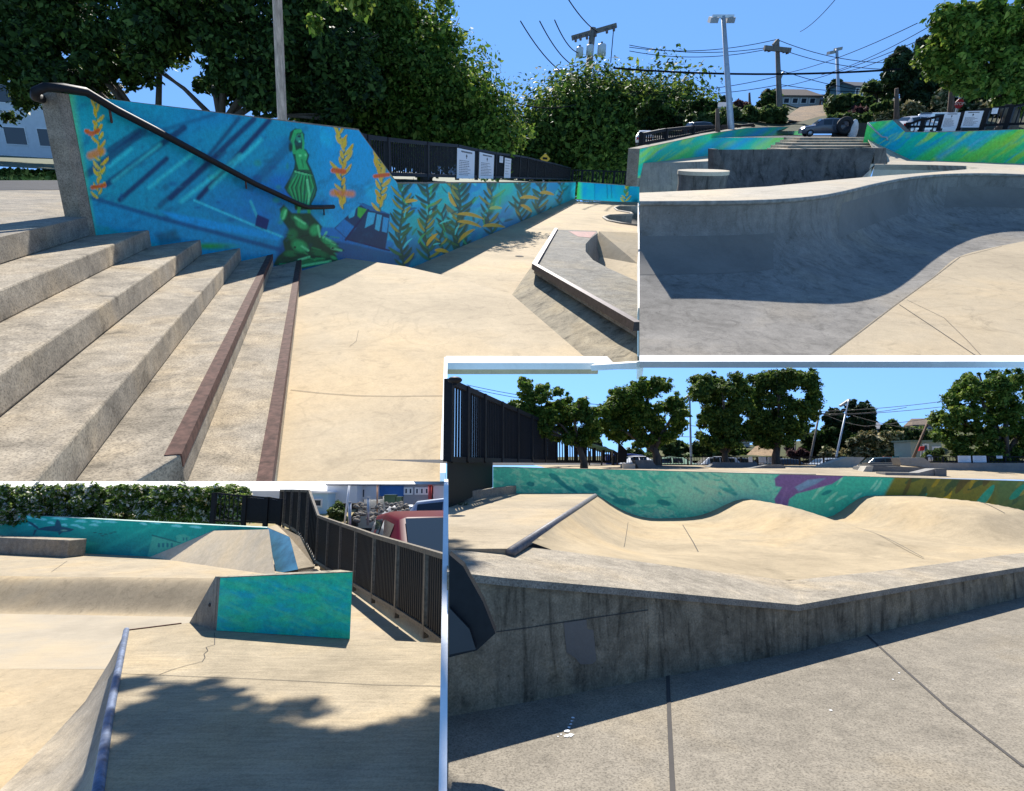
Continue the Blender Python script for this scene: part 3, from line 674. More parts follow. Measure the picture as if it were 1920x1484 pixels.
def tl_far_paint(c):
    U, V = c.U, c.V; n = fbm(U/14, V/20, 4); c.c[:] = np.array(srgb(10, 140, 160)); c.lay(np.clip((n-.4)*3, 0, 1)*.6, (0, 110, 170)); c.lay(np.clip((1094-U)/10, 0, 1), (60, 180, 90))
    c.stroke([(1115, 343), (1115, 376)], 1.5, (0, 90, 130), 1, .8)
    for x in (1138, 1146): c.stroke([(x, 346), (x+1, 372)], 1.6, (10, 70, 90), 1, .7)
    c.kelp([(1172, 382), (1176, 346)], 14, [(190, 170, 60), (70, 120, 60)], (20, 80, 60), 9, 4, 2)

M_PAINT = paintmat('mural_paint', .28, 16)
def tl_build():
    P = TL
    # --- floors
    steps_a = [W1.az(*p)[0] for p in ((160, 405), (279, 428), (376, 449), (450, 464), (511, 478), (565, 494.5))]
    zs = [1.03, .86, .69, .515, .343, .17]
    g = P.g
    wl_ = lambda a, z=0.0: W1.pt(a, z)
    plat = [wl_(-5.5), wl_(0), wl_(1.62), g(760, 500), g(870, 525), g(960, 553), g(1040, 620), g(1122, 692), g(836, 692), g(836, 905), g(-60, 905)]
    m = MB().prism(plat, (0, 0, -.05)); pl = single(P, 'plaza', m, M_FLOOR, kind='structure')
    cr = [wl_(1.62), g(760, 500), g(870, 525), g(960, 553)]; dn = [p+V3((.35, 1.9, 0)) for p in cr]
    for q in dn: q.z = ZF-.02
    dn[0] = W1.pt(3.6, ZF-.02); m = MB(True)
    rows = []
    for k in range(9):
        t = k/8; rows.append([a.lerp(b, t)+V3((0, 0, (t*(1-t))*.22*(1 if t < .5 else -1)*0)) for a, b in zip(cr, dn)])
    m.grid(rows); single(P, 'bank', m, M_FLOOR, kind='structure')
    R = lambda v, u=1198: g(u, v, ZF)
    low = [W1.pt(.5, ZF), W1.pt(67.4, ZF), R(378, 1084), R(379), R(387), g(1160, 388, ZF), g(1152, 391, ZF), g(1158, 396, ZF), g(1182, 400, ZF), g(1186, 403, ZF), g(1142, 405, ZF), g(1131, 409, ZF), g(1140, 415, ZF), g(1164, 420, ZF), R(425), R(640), g(900, 640, ZF)]
    single(P, 'skate_floor', MB().prism(low, (0, 0, -.25)), M_FLOOR, kind='structure')
    # joints and hairline cracks in the plaza
    def crack(pts, z, w, nm='crack', par=pl):
        m = MB(); q = [g(u, v, z+.004) for u, v in pts]
        for a, b in zip(q, q[1:]):
            d = (b-a).normalized(); s = V3((-d.y, d.x, 0))*w/2; m.poly([a-s, b-s, b+s, a+s])
        o = bpy.data.objects.new(nm, mk_mesh(nm, m, M_DARKLINE, V3())); SC.collection.objects.link(o); o.parent = par; o.matrix_parent_inverse = (par.matrix_world).inverted() @ P.M; return o
    bpy.context.view_layer.update()
    crack([(545, 731), (600, 737), (670, 742), (740, 743), (836, 742)], 0, .006); crack([(655, 650), (668, 640), (672, 620)], 0, .003)
    # --- upper landing, street and the far garden
    T1 = [W1.pt(-3.97, 1.03), g(160, 405, 1.03)]
    land = [W1.pt(-3.9, 1.03), W1.pt(-3.9, 1.03)-dS*4.5, V3((-14, 0, 1.03)), V3((-40, 12, 1.03)), g(-60, 357, 1.03), g(180, 356, 1.03)]
    m = MB().prism(land, (0, 0, -.16)); single(P, 'upper_landing', m, M_CAP, kind='structure')
    single(P, 'street', MB().poly([g(-80, 357, 1.034), g(190, 356, 1.034), g(190, 338, 1.034), g(-80, 339, 1.034)]), M_ASPH, kind='structure')
    single(P, 'street_verge', MB().poly([V3((-140, 20, .99)), V3((-4.4, 20, .99)), V3((8, 90, .99)), V3((40, 150, .99)), V3((-160, 150, .99))]), plain('dry_lawn', (.09, .10, .045), .9, 0, .5, 1.5), kind='structure')
    # --- stairs
    st = Thing(P, 'stairs', W1.pt(-2.0, 0), 'broad weathered concrete steps descending beside the blue and green figure mural', 'stairs')
    Ls = [5.2, 5.6, 6.4, 6.4, 6.6, 7.4]
    for i in range(6):
        n = W1.pt(steps_a[i], zs[i]); pv = W1.pt(steps_a[i-1], zs[i]) if i else n-V3((1.6, -.2, 0)); pv = pv-V3((.03, 0, 0))
        L = Ls[i]; m = MB().prism([n, n-dS*L, pv-dS*L, pv], (0, 0, -.172))
        q = random.Random(i)
        o = st.part('step', m, M_STEP); bevel(o, .012, 2)
        if i >= 4:     # angle iron along the two lowest nosings
            e = MB(); s = V3((dS.y, -dS.x, 0)); a, b = n+V3((0, 0, .004)), n-dS*L+V3((0, 0, .004))
            e.prism([a-s*.065, a+s*.006, a+s*.006-V3((0, 0, .065)), a-V3((0, 0, .065)), a-V3((0, 0, .008)), a-s*.065-V3((0, 0, .008))], b-a)
            st.part('edge_iron', e, M_RUST, parent=o)
    # --- painted wall
    T = Thing(P, 'mural_wall', W1.pt(0, 0), 'concrete stair wall painted with a green figure on dolphins and kelp, long low end running to the corner', 'mural wall')
    prof = [(-3.96, 2.055), (2.4, 2.25), (4.44, 1.31), (67.4, 1.28), (67.4, -.9), (-3.96, -.9)]
    T.part('wall', MB().prism([W1.pt(a, z) for a, z in prof], -W1.n*.17), M_CAP)
    top = [(131, 178), (672, 245), (745, 345), (1079, 342.5)]; bot = [(W1.P.px(W1.pt(a, -.72))) for a in (-3.84, 0, 6, 67.3)]
    top = [(131, 177.5)]+top[1:]
    W1.mural(top, bot, 760, 210, tl_paint, M_PAINT, T, gain=2.25)
    A2 = g(1081, 372, ZF); W2 = Wall(P, A2, g(1187, 379, ZF)); L2 = (g(1215, 380.5, ZF)-A2).length
    T = Thing(P, 'mural_wall', A2, 'short teal far wall closing the corner behind the round bowl edges', 'mural wall')
    T.part('wall', MB().prism([W2.pt(0, 1.3), W2.pt(L2, 1.2), W2.pt(L2, -.9), W2.pt(0, -.9)], -W2.n*.3), M_CAP)
    W2.mural([W2.P.px(W2.pt(.02, 1.22)), W2.P.px(W2.pt(L2, 1.1))], [W2.P.px(W2.pt(.02, ZF-.1)), W2.P.px(W2.pt(L2, ZF-.1))], 90, 40, tl_far_paint, M_PAINT, T, gain=2.4)
    # --- handrail with end return and brackets
    H = Thing(P, 'handrail', W1.pt(-3.9, 1.03), 'black metal handrail on the mural wall, rounded upper end', 'handrail')
    off = .09; pp = lambda u, v, o=off: W1.at(u, v, o)
    r = MB(True); e0 = W1.pt(W1.az(112, 172)[0], W1.az(112, 172)[1])
    hp = [pp(104, 190, -.24), pp(84, 187, -.20), pp(66, 182, -.05), pp(66, 172, .05), pp(84, 164, off), pp(120, 165), pp(160, 172), pp(215, 205), pp(300, 249), pp(400, 303), pp(480, 346), pp(560, 383), pp(577, 389), pp(600, 389), pp(625, 388)]
    r.tube(hp, .036, 10); H.part('rail', r, M_BLACK)
    for u, v in ((205, 203), (460, 335), (607, 389)):
        b = MB(True); c0 = pp(u, v); b.tube([c0-V3((0, 0, .02)), c0-V3((0, 0, .075)), W1.at(u, v, .045)-V3((0, 0, .12)), W1.at(u, v, .0)-V3((0, 0, .12))], .011, 6); H.part('bracket', b, M_RUST)
    # --- wooden pole behind the wall
    yp = 16.0; b0, t0 = P.d(533, 345, yp), P.d(518, -40, yp)
    single(P, 'wood_pole', MB().tube([b0-V3((0, 0, 2)), P.d(529, 222, yp), t0], [.13, .12, .115], 8), barkmat('reddish_pole', (.55, .36, .26)), 'tall square brown wooden pole rising behind the painted stair wall', 'pole')
    # --- fence on the low wall and the far fence
    fp = []
    for u, vt, vb in ((640, 240, 330), (690, 253, 336), (727, 258, 337), (800, 266, 337.5), (857, 271, 338), (893, 279, 338), (927, 285, 338), (972, 291, 338.5), (987, 294, 338.5), (1003, 298, 338.5), (1020, 302, 338.5), (1034, 305, 338.5), (1046, 308, 338.5), (1056, 311, 338.5), (1068, 314, 338.5)):
        p = W1.at(u, vb, -.45); q = W1.at(u, vt, -.45); fp.append((p, (q-p).z))
    fence(P, fp, 'black steel picket fence along the low kelp wall carrying four white notices', post_w=.12, bar_w=.03, gap=.16, rail=.09)
    for u0, u1, v00, v01, v10, v11, lab, sm in ((857, 889, 335, 275, 335, 279, 'larger white rules board on the fence above the kelp mural, nearest the stairs', 0), (898, 925, 335, 283, 335, 288, 'narrower white rules board second along the fence from the stairs', 0), (937, 943, 305, 292, 305, 292.5, 'tiny white plate high on the fence beside the slim notice', 1), (945.5, 957, 334, 294, 334, 296, 'slim upright white notice with four text blocks on the fence', 1)):
        o = W1.at(u0, v00, -.36); x = W1.at(u1, v10, -.36)-o; x.z = 0; y = V3((0, 0, 1)); hh = W1.at(u0, v01, -.36).z-o.z
        rule_sign(P, o, x, y, x.length, hh*.96, lab, 'notice boards on the kelp wall fence', rows=9 if not sm else 6, small=bool(sm))
    fp = []
    for u in (1072, 1090, 1110, 1130, 1150, 1172, 1195):
        p = W2.at(u, 345, -1.0); q = W2.at(u, 318+(u-1072)*.03, -1.0); fp.append((V3((p.x, p.y, 1.1)), q.z-1.1))
    fence(P, fp, 'distant black fence behind the short teal far wall', post_w=.25, bar_w=.09, gap=.35, rail=.15)
    # --- ledge with steel edge and bowl to the right
    E = .36; lg = lambda u, v, z=E: g(u, v, z)
    T = Thing(P, 'skate_ledge', g(1040, 560, 0), 'angled concrete ledge with dark steel edging around the sunken bowl corner', 'ledge')
    outer = [lg(1043, 431), lg(1002, 500), lg(1186, 607), lg(1195, 612.5)]; inner = [lg(1195, 528), lg(1187, 524), lg(1140, 503), lg(1112, 488), lg(1098, 472), lg(1098, 458), lg(1108, 447), lg(1121, 437), lg(1119, 433)]
    T.part('ledge_top', MB().prism(outer+inner, (0, 0, -.1)), concrete('blotched_ledge_concrete', (.32, .30, .255), dark=.4, big=1.3, grain=.4, speck=60, stain=.9))
    f = [lg(1043, 431, E-.1), lg(1002, 500, E-.1), lg(1186, 607, E-.1), lg(1195, 612.5, E-.1)]; ft = [g(1036, 452, ZF), g(960, 553, 0), g(1122, 692, 0), g(1195, 690, .12)]
    m = MB(); m.grid([f, ft]); T.part('bank_face', m, concrete('stained_bank_concrete', (.45, .38, .26), dark=.38, big=.9, grain=.3, streak=.7, stain=.9))
    e = MB()
    for a, b in zip(outer, outer[1:]): e.bar(a, b, .075, .085)
    T.part('edge_iron', e, plain('dark_steel_angle', (.07, .055, .055), .5, .5, .4, 20))
    iw = MB(True); bt = [p+V3((.25, .1, -.75)) for p in inner]; iw.grid([inner, [a.lerp(b, .35)-V3((.06, 0, .1)) for a, b in zip(inner, bt)], bt]); T.part('bowl_side', iw, M_BOWL)
    red = MB().poly([lg(1048+18, 434, E+.004), lg(1084, 444, E+.004), lg(1107, 446, E+.004), lg(1119, 435, E+.004)]); T.part('red_stain', red, plain('faded_red_paint', (.22, .085, .07), .8, 0, .4, 12))
    single(P, 'bowl_bank', MB().grid([[lg(1123, 434, .34), lg(1196, 437, .34)], [lg(1112, 480, -.2), lg(1196, 495, -.2)], [g(1105, 530, -.55), g(1196, 560, -.55)]]), M_FLOOR, 'pale tan concrete bank of the sunken bowl behind the ledge', 'skate bank')
    # far round bowl: raised coping lip and its hollow
    T = Thing(P, 'round_bowl', g(1160, 405, ZF), 'small far bowl with a curved grey lip near the teal corner', 'skate bowl')
    lip = [g(u, v, ZF) for u, v in ((1200, 387), (1160, 388), (1152, 391), (1158, 396), (1182, 400), (1186, 403), (1142, 405), (1131, 409), (1140, 415), (1164, 420), (1200, 425))]
    T.part('lip', MB(True).tube([p+V3((0, 0, .02)) for p in lip], .09, 6), plain('grey_lip', (.26, .23, .19), .8))
    T.part('hollow', MB(True).grid([lip, [p-V3((0, 0, .8)) for p in lip], [g(1230, 408, ZF)-V3((0, 0, 1.2))]*len(lip)]), M_BOWL)
    dr = g(974, 481, ZF+.004); T = Thing(P, 'floor_drain', dr, 'small dark round drain cover in the tan floor', 'drain'); T.part('frame', MB().disc(dr, dr+V3((0, 0, .01)), .13, 18), M_BOWL); T.part('cover', MB().disc(dr, dr+V3((0, 0, .014)), .105, 18), M_DARKLINE)
    # --- trees
    tr = [('deep', 'large dark shade tree at the far left, forked trunk, behind the stair wall', [(-60, -60), (330, -60), (330, 100), (230, 150), (150, 190), (-60, 240)], 30, 36, 80, (318, 190), 60000, M_MAPLED, 'deciduous tree'),
          ('deep2', 'dense dark maple with several bare stems right of the forked tree', [(250, -60), (660, -60), (690, 160), (640, 215), (520, 190), (400, 160), (250, 120)], 28, 38, 85, (395, 205), 60000, M_MAPLED, 'deciduous tree'),
          ('mid', 'sunlit bushy maple standing behind the fence notices', [(600, 20), (700, -40), (820, 70), (860, 140), (900, 195), (925, 255), (900, 290), (700, 270), (600, 230)], 34, 70, 50, (800, 330), 130000, M_MAPLE, 'maple'),
          ('right', 'broad round maple at the street corner under the transformer pole', [(985, 275), (1005, 235), (1060, 200), (1190, 182), (1290, 195), (1290, 300), (1080, 306), (985, 290)], 92, 80, 46, (1110, 335), 120000, M_MAPLEM, 'maple')]
    for i, (k, lab, poly_, y, rad, nb, (tu, tv), n, mat, cat) in enumerate(tr):
        bl = px_fill(P, poly_, y, nb, rad, 30+i, jit=y*.07); b = P.d(tu, tv, y); b.z = .9
        tree(P, 'maple_tree' if 'maple' in cat or 'maple' in lab else 'shade_tree', b, bl, n, y*.0042 if i < 2 else y*.0032, mat, lab, 'tree', 'street trees behind the stair wall', trunk_r=y*.009, limbs=9, seed=60+i, bark=M_BARK)
    tree(P, 'young_tree', V3((P.d(705, 335, 40).x, 40, .9)), px_fill(P, [(640, 190), (760, 170), (830, 250), (800, 300), (680, 285), (630, 250)], 40, 40, 32, 77, jit=2), 12000, .24, M_MAPLED, 'lower dark tree filling the gap behind the fence panels', 'tree', 'street trees behind the stair wall', trunk_r=.2, seed=78)
    shrub(P, 'hedge', px_blobs(P, [(u, 330+rnd.uniform(-2, 3), 34, 22, 9) for u in range(-40, 150, 16)]), 5000, .16, M_SHRUB, 'low dark hedge strip beside the street under the dark tree', 'hedge')
    # --- white building and parked van at the far left
    c = P.d(60, 325, 48); c.z = .9
    house(P, 'white_building', c, 11, 6, 5.6, .3, 0, plain('white_siding', (.62, .64, .66), .6, 0, .06, 3), plain('grey_flat_roof', (.25, .25, .26)), 'white two storey building glimpsed under the dark tree beyond the stair wall', [(x, z, 1.5, 1.1) for x in (-3.6, -.9, 1.8, 4.2) for z in (.9, 3.6)], 'building', flat=True)
    # --- utility pole, transformers, street light, wires
    y = 104.0; k = y/F; T = Thing(P, 'utility_pole', V3((P.d(1096, 340, y).x, y, .9)), 'utility pole with three grey transformers above the corner maple', 'utility pole')
    pt_ = lambda u, v: P.d(u, v, y)
    T.part('pole', MB(True).tube([pt_(1090, 345), pt_(1102, 150), pt_(1112, 52)], [.6, .54, .46], 9), M_GREYWOOD)
    T.part('crossarm', MB().bar(pt_(1072, 72), pt_(1156, 48), .62, .62), M_GREYWOOD)
    for u, v in ((1079, 76), (1088, 73), (1100, 71), (1116, 66), (1137, 60), (1150, 56)): T.part('insulator', MB(True).tube([pt_(u, v-5)-V3((0, .3, 0)), pt_(u, v+4)-V3((0, .6, 0))], .2, 7), plain('porcelain', (.12, .09, .08), .3))
    for u, v, w, h in ((1086, 101, 6, 9.5), (1105, 97, 6, 10), (1127, 97, 7, 11.5)):
        t_ = T.part('transformer', MB(True).tube([pt_(u-1, v+h)-V3((0, 1.1, 0)), pt_(u, v-h*.8)-V3((0, 1.1, 0)), pt_(u, v-h)-V3((0, 1.1, 0))], [w*k, w*k, w*k*.8], 14), plain('transformer_grey', (.55, .58, .60), .4, 0, .06))
        T.part('bushing', MB(True).tube([pt_(u, v-h)-V3((0, 1.1, 0)), pt_(u, v-h-4)-V3((0, 1.1, 0))], .16, 6), M_DARKLINE, parent=t_)
    T = Thing(P, 'street_light', pt_(1092, 150), 'grey curved street light arm reaching left from the transformer pole', 'street light')
    T.part('arm', MB(True).tube([pt_(1093, 148), pt_(1080, 144), pt_(1068, 134), pt_(1056, 132)], .22, 7), M_GALV); T.part('lamp_head', MB(True).ball(pt_(1050, 134), (1.1, .5, .3)), M_GALV)
    for a, b, s in (((976, 40), (1080, 148), .8), ((1012, 40), (1082, 126), .6), ((1040, 38), (1086, 100), .5), ((1150, 60), (1145, 118), .1), ((1060, -10), (1120, 60), .3)):
        wire(P, P.d(*a, y-25) if a[1] < 50 else pt_(*a), pt_(*b), s*1.4, .07, 'thin power line running up to the transformer pole', 'power lines at the transformer pole')
    wire(P, P.d(965, 192, 70), P.d(1080, 196, 80), .5, .06, 'thin power line running up to the transformer pole', 'power lines at the transformer pole')
    # yellow diamond sign
    c = P.d(1022, 298, 52); T = Thing(P, 'warning_sign', V3((c.x, c.y, .9)), 'yellow diamond warning sign behind the far fence below the corner maple', 'sign')
    s = 9*52/F; T.part('sign_plate', MB().prism([c+V3((-s, 0, 0)), c+V3((0, 0, -s)), c+V3((s, 0, 0)), c+V3((0, 0, s))], (0, .05, 0)), plain('sign_yellow', (.75, .42, .03), .4, 0, .05))
    T.part('post', MB().bar(V3((c.x, c.y+.1, .9)), c+V3((0, .1, s)), .12, .08), M_GALV); T.part('symbol', MB().prism([c+V3((-s*.45, -.012, -.06)), c+V3((s*.45, -.012, -.06)), c+V3((s*.45, -.012, .1)), c+V3((-s*.45, -.012, .1))], (0, .01, 0)), M_BLACK)
    # white kerbs at the edge of the terrace
    k = MB(); k.prism([g(836, 693, .004), g(1200, 693, .004), g(1200, 680, .004), g(836, 680, .004)], (0, 0, .06)); single(P, 'edge_kerb', k, M_WHITE, 'white painted kerb along the front edge of the tan plaza', 'kerb')
    k = MB().bar(g(1112, 689, .045), g(1197, 684, .17), .07, .05); single(P, 'edge_kerb', k, M_WHITE, 'short white kerb under the foot of the stained ledge bank', 'kerb')
    a, b = g(830, 905, .002), g(836, 682, .002); k = MB().bar(a+V3((0, 0, .03)), b+V3((0, 0, .03)), .03, .06); single(P, 'edge_kerb', k, M_WHITE, 'short white kerb running back along the side edge of the tan plaza', 'kerb')
    a, b = g(1196, 692, 0), g(1196, 372, ZF); k = MB().prism([a+V3((0, 0, .05)), b+V3((0, 0, .12)), b-V3((0, 0, .3)), a-V3((0, 0, .1))], (.05, 0, 0)); single(P, 'divider_wall', k, M_WHITE, 'thin white wall between the ledge plaza and the big grey bowl', 'wall')
tl_build()
# ================================================================== PLOT 2 (upper right): the big grey bowl below the street
TR = Plot((1204, 245), (1877, 245), 1.9, 8.0)
def tr_paint(c):
    U, V = c.U, c.V; n = fbm(U/30+V/60, V/18, 8); d = U+V*1.35
    c.c[:] = np.array(srgb(0, 172, 158))
    n3 = fbm(d/42, (V-U*.3)/90, 9); n4 = fbm(d/30, (V-U*.3)/110, 12)
    c.lay(np.clip((n3-.48)*7, 0, 1)*.95, (58, 186, 104)); c.lay(np.clip((n4-.58)*8, 0, 1)*.9, (0, 146, 196))
    c.lay(np.clip((fbm(d/22, (V-U*.3)/70, 13)-.58)*7, 0, 1)*.8, (138, 200, 66)); c.lay(np.clip((n-.62)*6, 0, 1)*.3, (150, 170, 90))
    for x, y, l, w, col in ((1400, 262, 70, 12, (0, 136, 214)), (1450, 262, 60, 16, (138, 200, 62)), (1490, 252, 50, 22, (132, 200, 74)), (1270, 292, 40, 6, (120, 200, 90)), (1340, 270, 60, 12, (0, 150, 205)), (1800, 270, 80, 12, (0, 150, 210)), (1750, 285, 70, 14, (60, 190, 100)), (1845, 285, 90, 16, (110, 200, 70)), (1850, 255, 60, 14, (0, 150, 220)), (1665, 238, 50, 10, (0, 150, 210)), (1640, 240, 20, 12, (60, 200, 110))):
        c.stroke([(x-l/2, y+l*.3), (x+l/2, y-l*.3)], w, col, w*.9, .75)
def tr_build():
    P = TR; g = P.g; D = 1.14
    # --- near bowl
    lip = [(1150, 380), (1250, 379.5), (1330, 379), (1400, 378), (1470, 375), (1540, 368), (1590, 358), (1640, 346), (1690, 336), (1740, 330), (1800, 327), (1877, 327), (1990, 332)]
    sm = [(1060, 742), (1200, 742), (1315, 735), (1420, 715), (1500, 690), (1553, 667), (1620, 615), (1675, 574), (1715, 545), (1752, 518), (1800, 481), (1878, 461), (1990, 440)]
    def dens(px, z, n=8):
        v = [g(a, b, z) for a, b in px]; out = []
        for i in range(len(v)-1):
            p0, p1, p2, p3 = v[max(i-1, 0)], v[i], v[i+1], v[min(i+2, len(v)-1)]
            for k in range(n):
                t = k/n; out.append(.5*((2*p1)+(p2-p0)*t+(2*p0-5*p1+4*p2-p3)*t*t+(3*p1-p0-3*p2+p3)*t**3))
        return out+[v[-1]]
    B0 = .27; L, S = dens(lip, D), dens(sm, B0); rows = []
    for k in range(19):
        th = k/18*math.pi/2; e_ = (1-math.cos(th))**1.45; rows.append([V3((a.x+(b.x-a.x)*e_, a.y+(b.y-a.y)*e_, B0+(D-B0)*(1-math.sin(th)))) for a, b in zip(L, S)])
    T = Thing(P, 'skate_bowl', g(1540, 560, 0), 'big grey concrete bowl wall in shade, curving up to a pale lip in the foreground', 'skate bowl')
    m = MB(True); m.grid(rows); m = clip(clip(m, P, u=1199), P, v=684, keep=-1); T.part('curved_wall', m, M_BOWL)
    m = MB(True); m.tube([p+V3((0, 0, -.012)) for p in L], .028, 8); T.part('lip', clip(m, P, u=1199), plain('worn_lip_concrete', (.24, .225, .19), .8, 0, .4, 12))
    fl = MB().grid([S, [g(1100+900*i/(len(S)-1), 790, B0) for i in range(len(S))]]); fl = clip(clip(fl, P, u=1199), P, v=684, keep=-1)
    flo = single(P, 'bowl_floor', fl, M_FLOOR, kind='structure')
    m = MB()      # cover-paint patches rolled over graffiti
    def onwall(i, k, o=.004):
        a = rows[k][i]; return a
    def patch(i0, i1, k0, k1, nm='cover_paint'):
        r = [[rows[k][i]+(P.C-rows[k][i]).normalized()*.006 for i in range(i0, i1+1)] for k in range(k0, k1+1)]
        q = clip(MB(True).grid(r), P, u=1200); return q
    for a in ((2, 31, 5, 10), (47, 68, 2, 8), (78, 92, 3, 8)): T.part('cover_paint', patch(*a), M_PATCH)
    # deck strip between the bowls
    far = [(1150, 364), (1335, 356), (1440, 350), (1540, 340), (1640, 331), (1740, 324), (1800, 319), (1836, 316)]
    rim = [(1812, 311.5), (1740, 309.5), (1640, 308.5)]
    dk = list(L)+[g(2000, 306, D), g(1877, 304, D), g(1705, 298.5, D), g(1600, 296, D), g(1640, 308.5, D)]+[g(u, v, D) for u, v in rim[::-1][1:]]+[g(u, v, D) for u, v in far[::-1]]
    m = clip(MB().prism(dk, (0, 0, -.12)), P, u=1199); single(P, 'deck', m, M_FLOOR2, kind='structure')
    def lines(pts, z, w, par):
        m = MB(); q = [g(u, v, z) for u, v in pts]
        for a, b in zip(q, q[1:]):
            d = (b-a).normalized(); s = V3((-d.y, d.x, 0))*w/2; m.poly([a-s, b-s, b+s, a+s])
        o = bpy.data.objects.new('joint', mk_mesh('joint', m, M_DARKLINE)); SC.collection.objects.link(o); o.parent = par; o.matrix_parent_inverse = par.matrix_world.inverted() @ P.M
    bpy.context.view_layer.update()
    lines([(1686, 571), (1760, 620), (1846, 678)], .274, .007, flo); lines([(1700, 562), (1770, 596), (1815, 640), (1848, 676)], .274, .004, flo)
    lines([(1553, 667), (1620, 617), (1676, 574), (1716, 545), (1752, 519), (1800, 482), (1878, 462)], .274, .006, flo)
    # --- second bowl
    T = Thing(P, 'skate_bowl', g(1480, 345, .3), 'second grey bowl with a tall stained back wall beyond the deck strip', 'skate bowl')
    yb = 13.2; top = [(1345, 281, 12.8), (1420, 280.5, 13.1), (1500, 279.5, 13.2), (1570, 279, 13.3), (1620, 278.5, 13.3), (1641, 278.5, 13.2)]
    A = [P.d(*t) for t in top]; off = [(1.2, -1.7), (.4, -2.0), (0, -2.1), (-.4, -2.1), (-1.0, -2.0), (-1.5, -1.5)]
    rows = []
    for k in range(13):
        th = k/12*math.pi/2; rows.append([V3((a.x+o[0]*(1-math.cos(th)), a.y+o[1]*(1-math.cos(th)), a.z+(.05-a.z)*math.sin(th))) for a, o in zip(A, off)])
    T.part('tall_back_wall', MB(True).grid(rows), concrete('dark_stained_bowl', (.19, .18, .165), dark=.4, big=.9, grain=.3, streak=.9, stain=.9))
    Rr = [A[-1], (A[-1]+g(1640, 309, D))/2, g(1640, 309, D), g(1628, 322, D), g(1615, 334, D)]; ro = [(-1.3, -1.0), (-1.4, -.8), (-1.5, -.6), (-1.4, -.2), (-1.3, .1)]; rows = []
    for k in range(13):
        th = k/12*math.pi/2; rows.append([V3((a.x+o[0]*(1-math.cos(th)), a.y+o[1]*(1-math.cos(th)), a.z+(.05-a.z)*math.sin(th))) for a, o in zip(Rr, ro)])
    T.part('side_transition', MB(True).grid(rows), concrete('pale_bowl_concrete', (.36, .34, .30), dark=.6, big=.6, grain=.2, stain=.5))
    m = MB(True); cr = [g(u, v, D) for u, v in ((1640, 308.5), (1740, 309.5), (1812, 311.5), (1836, 316), (1800, 319), (1740, 324))]; m.grid([cr, [p-V3((0, 0, .5)) for p in cr]]); T.part('end_wall', m, concrete('pale_bowl_concrete', (.36, .34, .30)))
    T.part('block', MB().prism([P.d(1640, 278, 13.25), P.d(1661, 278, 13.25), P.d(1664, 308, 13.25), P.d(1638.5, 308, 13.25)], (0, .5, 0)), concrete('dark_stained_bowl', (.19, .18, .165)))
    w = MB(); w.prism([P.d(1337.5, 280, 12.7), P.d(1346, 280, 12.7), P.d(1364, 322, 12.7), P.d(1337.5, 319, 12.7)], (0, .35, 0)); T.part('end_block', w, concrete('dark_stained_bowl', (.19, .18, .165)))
    w = MB(); a = [g(1150, 308, D), g(1308, 303.5, D), g(1338, 302, D)]; w.grid([a, [p-V3((0, .25, 1.1)) for p in a]]); T.part('low_back_wall', clip(w, P, u=1199), M_BOWL)
    w = MB().poly([g(1150, 308, D), g(1308, 303.5, D), g(1338, 302, D), g(1400, 276, D), g(1335, 291, D), g(1150, 306.8-.5, D)]); T.part('upper_ledge', clip(w, P, u=1199), M_FLOOR2)
    w = MB().poly([V3((2, 10.9, .03)), V3((8.2, 10.9, .03)), V3((8.2, 13.3, .03)), V3((2, 13.3, .03))]); T.part('hollow_floor', clip(w, P, u=1199), M_BOWL)
    # pedestal
    c = P.d(1319, 320, 10.6); r0 = 44*10.6/F; T = Thing(P, 'concrete_pedestal', V3((c.x, c.y, 0)), 'round concrete pedestal with a flat pale top rising inside the second bowl', 'skate pedestal')
    m = MB(True); prof = [(r0*.97, c.z-.06), (r0*.93, c.z-.2), (r0*.98, c.z-.5), (r0*1.2, c.z-.85), (r0*1.8, .04)]
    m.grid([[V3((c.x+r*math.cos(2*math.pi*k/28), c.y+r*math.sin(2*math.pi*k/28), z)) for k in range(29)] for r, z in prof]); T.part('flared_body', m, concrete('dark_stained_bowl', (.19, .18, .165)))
    T.part('flat_top', MB().disc(V3((c.x, c.y, c.z-.06)), c, r0, 28), M_FLOOR2)
    # --- stairs to the street
    T = Thing(P, 'stairs', P.d(1560, 282, 16.8), 'flight of shallow grey steps between the two green painted walls', 'stairs')
    for u0, u1, v, y in ((1472, 1646, 280, 16.8), (1478, 1640, 274, 17.6), (1486, 1635, 268.5, 18.4), (1494, 1631, 263.5, 19.2), (1500, 1628, 258.5, 20.0)):
        a, b = P.d(u0, v, y), P.d(u1, v, y); z0 = a.z-.22
        T.part('step', MB().box(a.x, b.x, y, y+1.2, z0, a.z), M_STEP)
    zs = P.d(1500, 258.5, 20).z
    single(P, 'street', clip(MB().poly([V3((2.2, 21, zs-.012)), V3((40, 21, zs-.012)), V3((60, 34, zs-.012)), V3((5, 34, zs-.012))]), P, u=1200), M_ASPH, kind='structure')
    # --- painted walls
    A0 = g(1205, 306.5, D); W = Wall(P, A0, g(1335, 291.5, D)); ae = W.az(1513, 258)[0]
    T = Thing(P, 'mural_wall', A0, 'painted wall with blue and lime brush bands rising like a ramp to the steps', 'mural wall')
    tops = [(1199.5, 279), (1260, 266), (1330, 251), (1400, 240), (1440, 238.5), (1508, 237)]; az = [W.az(*p) for p in tops]; last = W.az(1514, 259)
    T.part('wall', MB().prism([W.pt(*q) for q in az+[last]]+[W.pt(last[0], .6), W.pt(az[0][0], .6)], -W.n*.3), M_CAP)
    W.mural([(u, v+.8) for u, v in tops], [P.px(W.pt(a, .8)) for a in (az[0][0], az[-1][0])], 260, 60, tr_paint, M_PAINT, T, gain=1.75)
